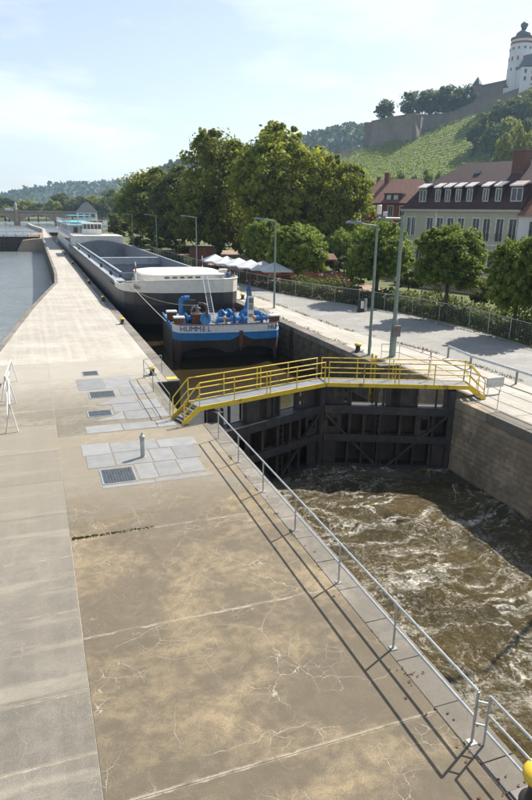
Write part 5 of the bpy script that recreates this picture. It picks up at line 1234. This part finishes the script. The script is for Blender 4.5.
HT = [(400,172,9,250,'low dark tree at the left of the hedge line below the vines'),(414,173,9,248,'second dark tree of the hedge line below the vines'),(428,170,9,246,'third dark tree of the hedge line below the vines'),(441,171,8,246,'fourth dark tree of the hedge line below the vines'),(388,174,7,252,'leftmost low tree of the hedge line below the vines'),
      (488,112,13,400,'tree at the top left of the wood right of the vineyard'),(502,100,13,405,'tree near the fortress wall, top of the wood right of the vineyard'),(520,95,15,400,'large tree right below the tower on the hill'),(535,90,16,400,'tree at the right border below the tower'),(478,122,10,395,'small tree at the left tip of the wood on the hill'),(495,122,13,370,'tree in the middle of the wood on the hill'),(512,115,14,368,'bright tree in the middle right of the wood on the hill'),(530,118,14,360,'tree at the right border, middle of the wood on the hill'),
      (508,128,12,290,'bushy tree on the lower slope right of the vines'),(524,126,14,285,'bushy tree at the right border above the roof ridge'),(540,132,14,280,'tree beyond the right border above the roof')]
for i, (px,yt,hw,D,l) in enumerate(HT): htree(px,yt,hw,D,l, LEAF if i in (8,11,13,14) else LEAFD, 'far%d' % (i%4))
# bastion and walls
def batter(name, top, thick, base_drop, label, mat=STONE, out=.18, cat='wall'):
    """top: list of (px,y,D); wall leaning outwards to its foot"""
    T2 = [atD(*t_) for t_ in top]; r_ = empty(name, (T2[0].x,T2[0].y,T2[0].z), label=label, cat=cat); o = T2[0]
    for a, b in zip(T2[:-1], T2[1:]):
        d = (b-a); d.z = 0; d.normalize(); nn = Vector((d.y,-d.x,0)); nn = nn if nn.dot(FH) < 0 else -nn
        za = hill_z((a-CAM).dot(RH), a.dot(FH))-base_drop; zb_ = hill_z((b-CAM).dot(RH), b.dot(FH))-base_drop
        a2, b2 = a-nn*thick, b-nn*thick; fa = Vector((a.x,a.y,za))+nn*out*(a.z-za); fb = Vector((b.x,b.y,zb_))+nn*out*(b.z-zb_); ba = Vector((a2.x,a2.y,za)); bb = Vector((b2.x,b2.y,zb_))
        MB().add([p-o for p in (fa,fb,bb,ba,a,b,b2,a2)], [(0,3,2,1),(4,5,6,7),(0,1,5,4),(1,2,6,5),(2,3,7,6),(3,0,4,7)]).build('wall_section', mat, r_)
        up_ = Vector((0,0,.9)); e = nn*.35
        MB().add([p-o for p in (a+e,b+e,b-nn*1.2,a-nn*1.2,a+e+up_,b+e+up_,b-nn*1.2+up_,a-nn*1.2+up_)], [(0,3,2,1),(4,5,6,7),(0,1,5,4),(1,2,6,5),(2,3,7,6),(3,0,4,7)]).build('parapet', mat, r_)
    return r_
batter('bastion', [(379,124,505),(373,122,474),(392,118,456),(415,114.5,440),(424,115.5,452),(436,117,470)], 6, 6, 'tall battered stone bastion with one tree on top at the left end of the fortress')
batter('fortress_wall', [(428,116,460),(450,114,462),(475,103,460),(503,95,455),(545,80,450)], 4, 8, 'long lower fortress wall climbing right towards the tower')
batter('upper_wall', [(472,89,470),(484,86,470),(503,82,470),(530,74,470),(552,70,470)], 3, 4, 'upper fortress wall below the white tower')
c = atD(477,88,469); tu = empty('wall_turret', c, label='small turret with pointed roof on the fortress wall', cat='turret'); MB().lathe([(3.0,-9),(3.0,1.5),(3.2,1.6)],10).build('drum', STONE, tu); MB().lathe([(3.6,1.7),(.1,7.0)],10).build('roof', DOME, tu)
MB().lathe([(2.85,-2),(3.06,-1.9),(3.06,-1.2),(2.85,-1.1)],10).build('red_band', BRED, tu)
batter('gate_wall', [(340,152,520),(352,150,515),(366,151,500)], 3, 5, 'low reddish wall at the left foot of the bastion', mat=SAND)
G5_ = 'trees inside the fortress'
def ftree(px, yt, yb, hw, D, label, kind='far1'):
    t_, b_ = atD(px,yt,D), atD(px,yb,D); w_ = hw*D/F_PX; tree(kind, (b_.x,b_.y,b_.z), (w_/3.7,w_/3.7,(t_.z-b_.z)/9.6), LEAFD, label, group=G5_)
ftree(384,99,126,10.5,480,'single round tree on the bastion','far2')
for i,(px,yt,hw,l) in enumerate(((412,90,12,'leftmost'),(425,87,11,'second'),(437,86,12,'third'),(451,83,13,'fourth'),(462,84,11,'fifth'))): ftree(px,yt+1,124,hw*1.15,470,l+' tree of the clump behind the bastion','far%d' % (i%4))
# castle tower
c = atD(517.5,84,470); k_ = 470/F_PX; tw = empty('castle_tower', (c.x,c.y,c.z-12), label='white round castle tower with red trim and green onion dome on the hilltop', cat='tower')
def Z(y): return atD(517.5,y,470).z-c.z+12
r0 = 9.6*k_
MB().lathe([(r0*1.12,0),(r0*1.08,Z(78)),(r0,Z(45))],20).build('shaft', BWHITE, tw, smooth=False)
MB().lathe([(r0*1.02,Z(45)),(r0*1.03,Z(44.6)),(r0*1.03,Z(44)),(r0*1.02,Z(42.8))],20).build('red_band', BRED, tw)
MB().lathe([(r0*.98,Z(45)),(r0*.98,Z(38.6))],20).build('upper_storey', BWHITE, tw)
MB().lathe([(r0*1.04,Z(40.4)),(r0*1.05,Z(38)),(r0*.6,Z(37.6))],20).build('gallery', M('brown_gallery',(.16,.075,.06),None,1,.8), tw)
MB().lathe([(r0*.60,Z(37.6)),(r0*.68,Z(35.6)),(r0*.60,Z(33)),(r0*.36,Z(31)),(r0*.24,Z(30))],16).build('dome', DOME, tw, smooth=True)
MB().lathe([(r0*.22,Z(30)),(r0*.24,Z(27.5)),(r0*.33,Z(26)),(r0*.34,Z(24.2)),(r0*.2,Z(22.4)),(.1,Z(21)),(.06,Z(16))],12).build('lantern', DOME, tw, smooth=True)
for a in range(0,360,30):
    for y0,y1 in ((51,48.5),(62,58),(72,69)):
        q = R(a+7); d = Vector((math.cos(q),math.sin(q),0)); p = d*(r0*1.03); s_ = Vector((-d.y,d.x,0))*.55
        MB().add([p-s_+Vector((0,0,Z(y0))),p+s_+Vector((0,0,Z(y0))),p+s_*1+Vector((0,0,Z(y1))),p-s_+Vector((0,0,Z(y1)))]+[v+d*.25 for v in (p-s_+Vector((0,0,Z(y0))),p+s_+Vector((0,0,Z(y0))),p+s_+Vector((0,0,Z(y1))),p-s_+Vector((0,0,Z(y1))))], [(4,5,6,7),(0,1,5,4),(1,2,6,5),(2,3,7,6),(3,0,4,7)]).build('window', BRED if y0 > 55 else GLASS, tw)
MB().lathe([(3.3,0),(3.3,9),(3.6,9.1)],12,(*(RH*(-6.6))[:2],0)).build('stair_turret', BWHITE, tw); MB().lathe([(3.8,9.2),(1.6,11.5),(.1,12)],12,(*(RH*(-6.6))[:2],0)).build('turret_roof', DOME, tw)
a, b = atD(520,82,452), atD(556,80,450); ph = empty('castle_wing', (a.x,a.y,a.z-8), frame_from(a,b)[0], label='white castle wing with dark roof right of the tower at the border', cat='building')
PW = frame_from(a,b)[1]; MB().box(0,PW,0,10,0,17).build('wall', BWHITE, ph); MB().add([(-.6,-.6,17),(PW,-.6,20),(PW,10.6,20),(-.6,10.6,17),(3,5,25),(PW,5,29)], [(0,1,5,4),(2,3,4,5),(3,0,4),(1,2,5),(3,2,1,0)]).build('roof', SLATE, ph)
for i in range(5):
    for z in (9,13.4): wdd = MB().box(2+i*4.6,3.5+i*4.6,-.12,-.003,z,z+2.4).build('window', BRED, ph); MB().box(2.25+i*4.6,3.25+i*4.6,-.17,-.121,z+.25,z+2.1).build('pane', GLASS, wdd)

# ================================================================== FAR HILLS
def ridge(name, prof, D0, depth, label, seed):
    vs_, fs = [], []; xs = np.arange(prof[0][0], prof[-1][0], 3.0); nj = 26
    for j in range(nj+1):
        t_ = j/nj; d = D0-depth*.55+depth*t_
        for x in xs:
            y = np.interp(x, [p[0] for p in prof], [p[1] for p in prof]); top = max(5, CAM_H+((210.2+(x-28.4)*.01807)-y)*D0/F_PX)
            g_ = math.sin(min(1,t_/.55)*math.pi/2)**1.3 if t_ < .55 else 1-.5*((t_-.55)/.45)
            s = (x-266)*D0/F_PX; z = top*g_
            if z > 6: z += 5*mnoise.fractal((s*.011,d*.011,seed),.8,2,4)*min(1,z/40) + 5.5*abs(mnoise.noise((s*.07,d*.07,seed)))
            vs_.append(SD(s,d,z-1.5))
    k = len(xs)
    for j in range(nj):
        for i in range(k-1): q = j*k+i; fs.append((q,q+1,q+k+1,q+k))
    me = bpy.data.meshes.new(name); me.from_pydata(vs_, [], fs); obj(name, me, FOREST, kind='structure')
    r_ = np.random.default_rng(int(seed*10)); V_ = np.array([tuple(v) for v in vs_]); id_ = r_.integers(0, len(V_), size=34000); V_ = V_[id_]; sz_ = D0/260.
    V_ = V_+r_.normal(0,1,size=V_.shape)*np.array([sz_*1.2,sz_*2.2,0]); V_[:,2] += r_.uniform(-.3,1.1,size=len(V_))*sz_
    obj(label, leaves_mesh(label, V_[V_[:,2] > 4], sz_*1.5, int(seed*7)), FOREST, kind='stuff', label='dense green wood covering the '+name.replace('_',' '), cat='forest')
ridge('wooded_hill_far', [(-500,190),(-260,188),(-100,192),(0,203),(20,200),(38,195),(52,191),(75,188),(100,187),(125,186),(150,188),(200,192),(330,196),(560,190),(900,185)], 1900, 700, 'far_wood', 3.3)
ridge('wooded_hill_near', [(60,208),(120,204),(145,194),(158,180),(172,173),(190,168),(220,160),(260,152),(295,148),(316,142),(335,137),(352,136),(372,138),(410,140),(480,150),(600,160)], 950, 380, 'near_wood', 8.1)

# ================================================================== OLD BRIDGE AND WEIR
YB = 482.
ob = empty('old_bridge', (-18,YB,ZRU), label='old sandstone arch bridge crossing the river far behind the weir', cat='bridge')
ZDK = 6.9-ZRU; piers = [-62,-35.5,10-0.5-0, 27, 52]
piers = [-18+18-8-54, -8-27, -8, 19, 46]          # world x of pier centres
for x in piers:
    MB().prism([(x+18-2,-5),(x+18,-8),(x+18+2,-5),(x+18+2,5),(x+18,8),(x+18-2,5)], -4, 3.4).build('pier', SAND, ob); MB().prism([(x+18-2.1,-5.2),(x+18,-8.2),(x+18+2.1,-5.2),(x+18+2.1,5.2),(x+18,8.2),(x+18-2.1,5.2)], 3.403, 3.9).build('pier_cap', SAND, ob)
px_ = [-89]+piers+[73]
for a, b in zip(px_[:-1], px_[1:]):
    a += 18+2; b += 18-2; m = MB(); n_ = 14; arc = [(a+(b-a)*i/n_, 2.2+4.9*math.sin(math.pi*i/n_)**.75) for i in range(n_+1)]
    for (xa,za),(xb,zb_) in zip(arc[:-1],arc[1:]):
        m.add([(xa,-4.5,za),(xb,-4.5,zb_),(xb,-4.5,ZDK),(xa,-4.5,ZDK),(xa,4.5,za),(xb,4.5,zb_),(xb,4.5,ZDK),(xa,4.5,ZDK)], [(0,1,2,3),(7,6,5,4),(0,4,5,1),(3,2,6,7)])
    m.build('arch', SAND, ob)
for x in piers: MB().box(x+18-2,x+18+2,-4.5,4.5,3.9,ZDK).build('spandrel', SAND, ob)
MB().box(-71,91,-5,5,ZDK+.003,ZDK+.35).build('roadway', GATE, ob)
for s in (-1,1): MB().box(-71,91,s*4.85-.15,s*4.85+.15,ZDK+.353,ZDK+1.35).build('parapet', SAND, ob)
x = -8+18; MB().box(x-.9,x+.9,-5.9,-4.2,3.9,ZDK+2).build('statue_plinth', SAND, ob)
MB().lathe([(.9,0),(.75,1.2),(.95,2.6),(.7,3.8),(.3,4.2),(.42,4.7),(.15,5.2)],10,(x,-5.0,ZDK+2)).build('statue', M('pale_statue',(.5,.5,.48),None,2,.8), ob)
vn = empty('delivery_van', (-12.4,YB-2.2,ZRU+ZDK+.36), 0, label='tiny white van driving across the old bridge', cat='van')
MB().prism([(-2.6,0.5),(2.6,.5),(2.6,1.4),(1.9,2.4),(-2.6,2.5)],-1,1).xf(Matrix.Rotation(R(90),4,'X')).build('body', WHITE, vn, bevel=.08)
for x in (-1.6,1.6):
    for s in (-.95,.95): MB().tube((x,s-.1,.4),(x,s+.1,.4),.4,12).build('wheel', BLACK, vn)
MB().box(1.0,1.9,-1.03,-1.003,1.5,2.1).build('window', GLASS, vn)
wr_ = empty('weir', (-15,212,ZL), label='dark steel river weir left of the far island', cat='weir')
for i in range(12):
    x0 = 17.6-i*3.45; MB().box(x0-3.35,x0-.08,.5,.9,-3,4.4).build('weir_plate', GATE, wr_)
    MB().box(x0-.08,x0+.08,-.2,.9,-3,5.0).build('rib', GATEB, wr_)
for z in (1.3,2.6,4.2): MB().box(-60,17.6,.05,.49,z-.12,z+.12).build('beam', GATEB, wr_)
MB().box(-60,17.6,.2,1.2,4.7,4.85).build('walkway', DECK, wr_)
for i in range(16): MB().tube((17.4-i*2.3,.3,4.85),(17.4-i*2.3,.3,5.9),.04,6).build('rail_post', GATEB, wr_)
MB().tube((17.4,.3,5.9),(-20,.3,5.9),.035,6).build('rail', GATEB, wr_)
ab = MB(); ab.add([(9.0,-2.5,-3),(18.6,-2.5,-3),(18.6,9,-3),(9,9,-3),(12.5,-1.2,3.3),(18.4,-1.2,3.9),(18.4,7,5.4),(14.5,7,5.2)], [(0,1,5,4),(1,2,6,5),(2,3,7,6),(3,0,4,7),(4,5,6,7)])
ab.build('weir_abutment', SAND, loc=(-15,212,ZL), label='sandy sloping abutment between weir and island', cat='abutment')

# ================================================================== HAZE
hz_ = MB(); hz_.box(-2600,3200,-120,2900,-9,165); m, t, p = newmat('haze_air'); t.nodes.remove(p)
pv = t.nodes.new('ShaderNodeVolumePrincipled'); pv.inputs['Color'].default_value = (.52,.75,1,1); pv.inputs['Density'].default_value = 0.00016; pv.inputs['Anisotropy'].default_value = .35
t.links.new(pv.outputs[0], t.nodes['Material Output'].inputs['Volume']); hz_.build('haze', m, kind='stuff')
scn.cycles.volume_bounces = 0
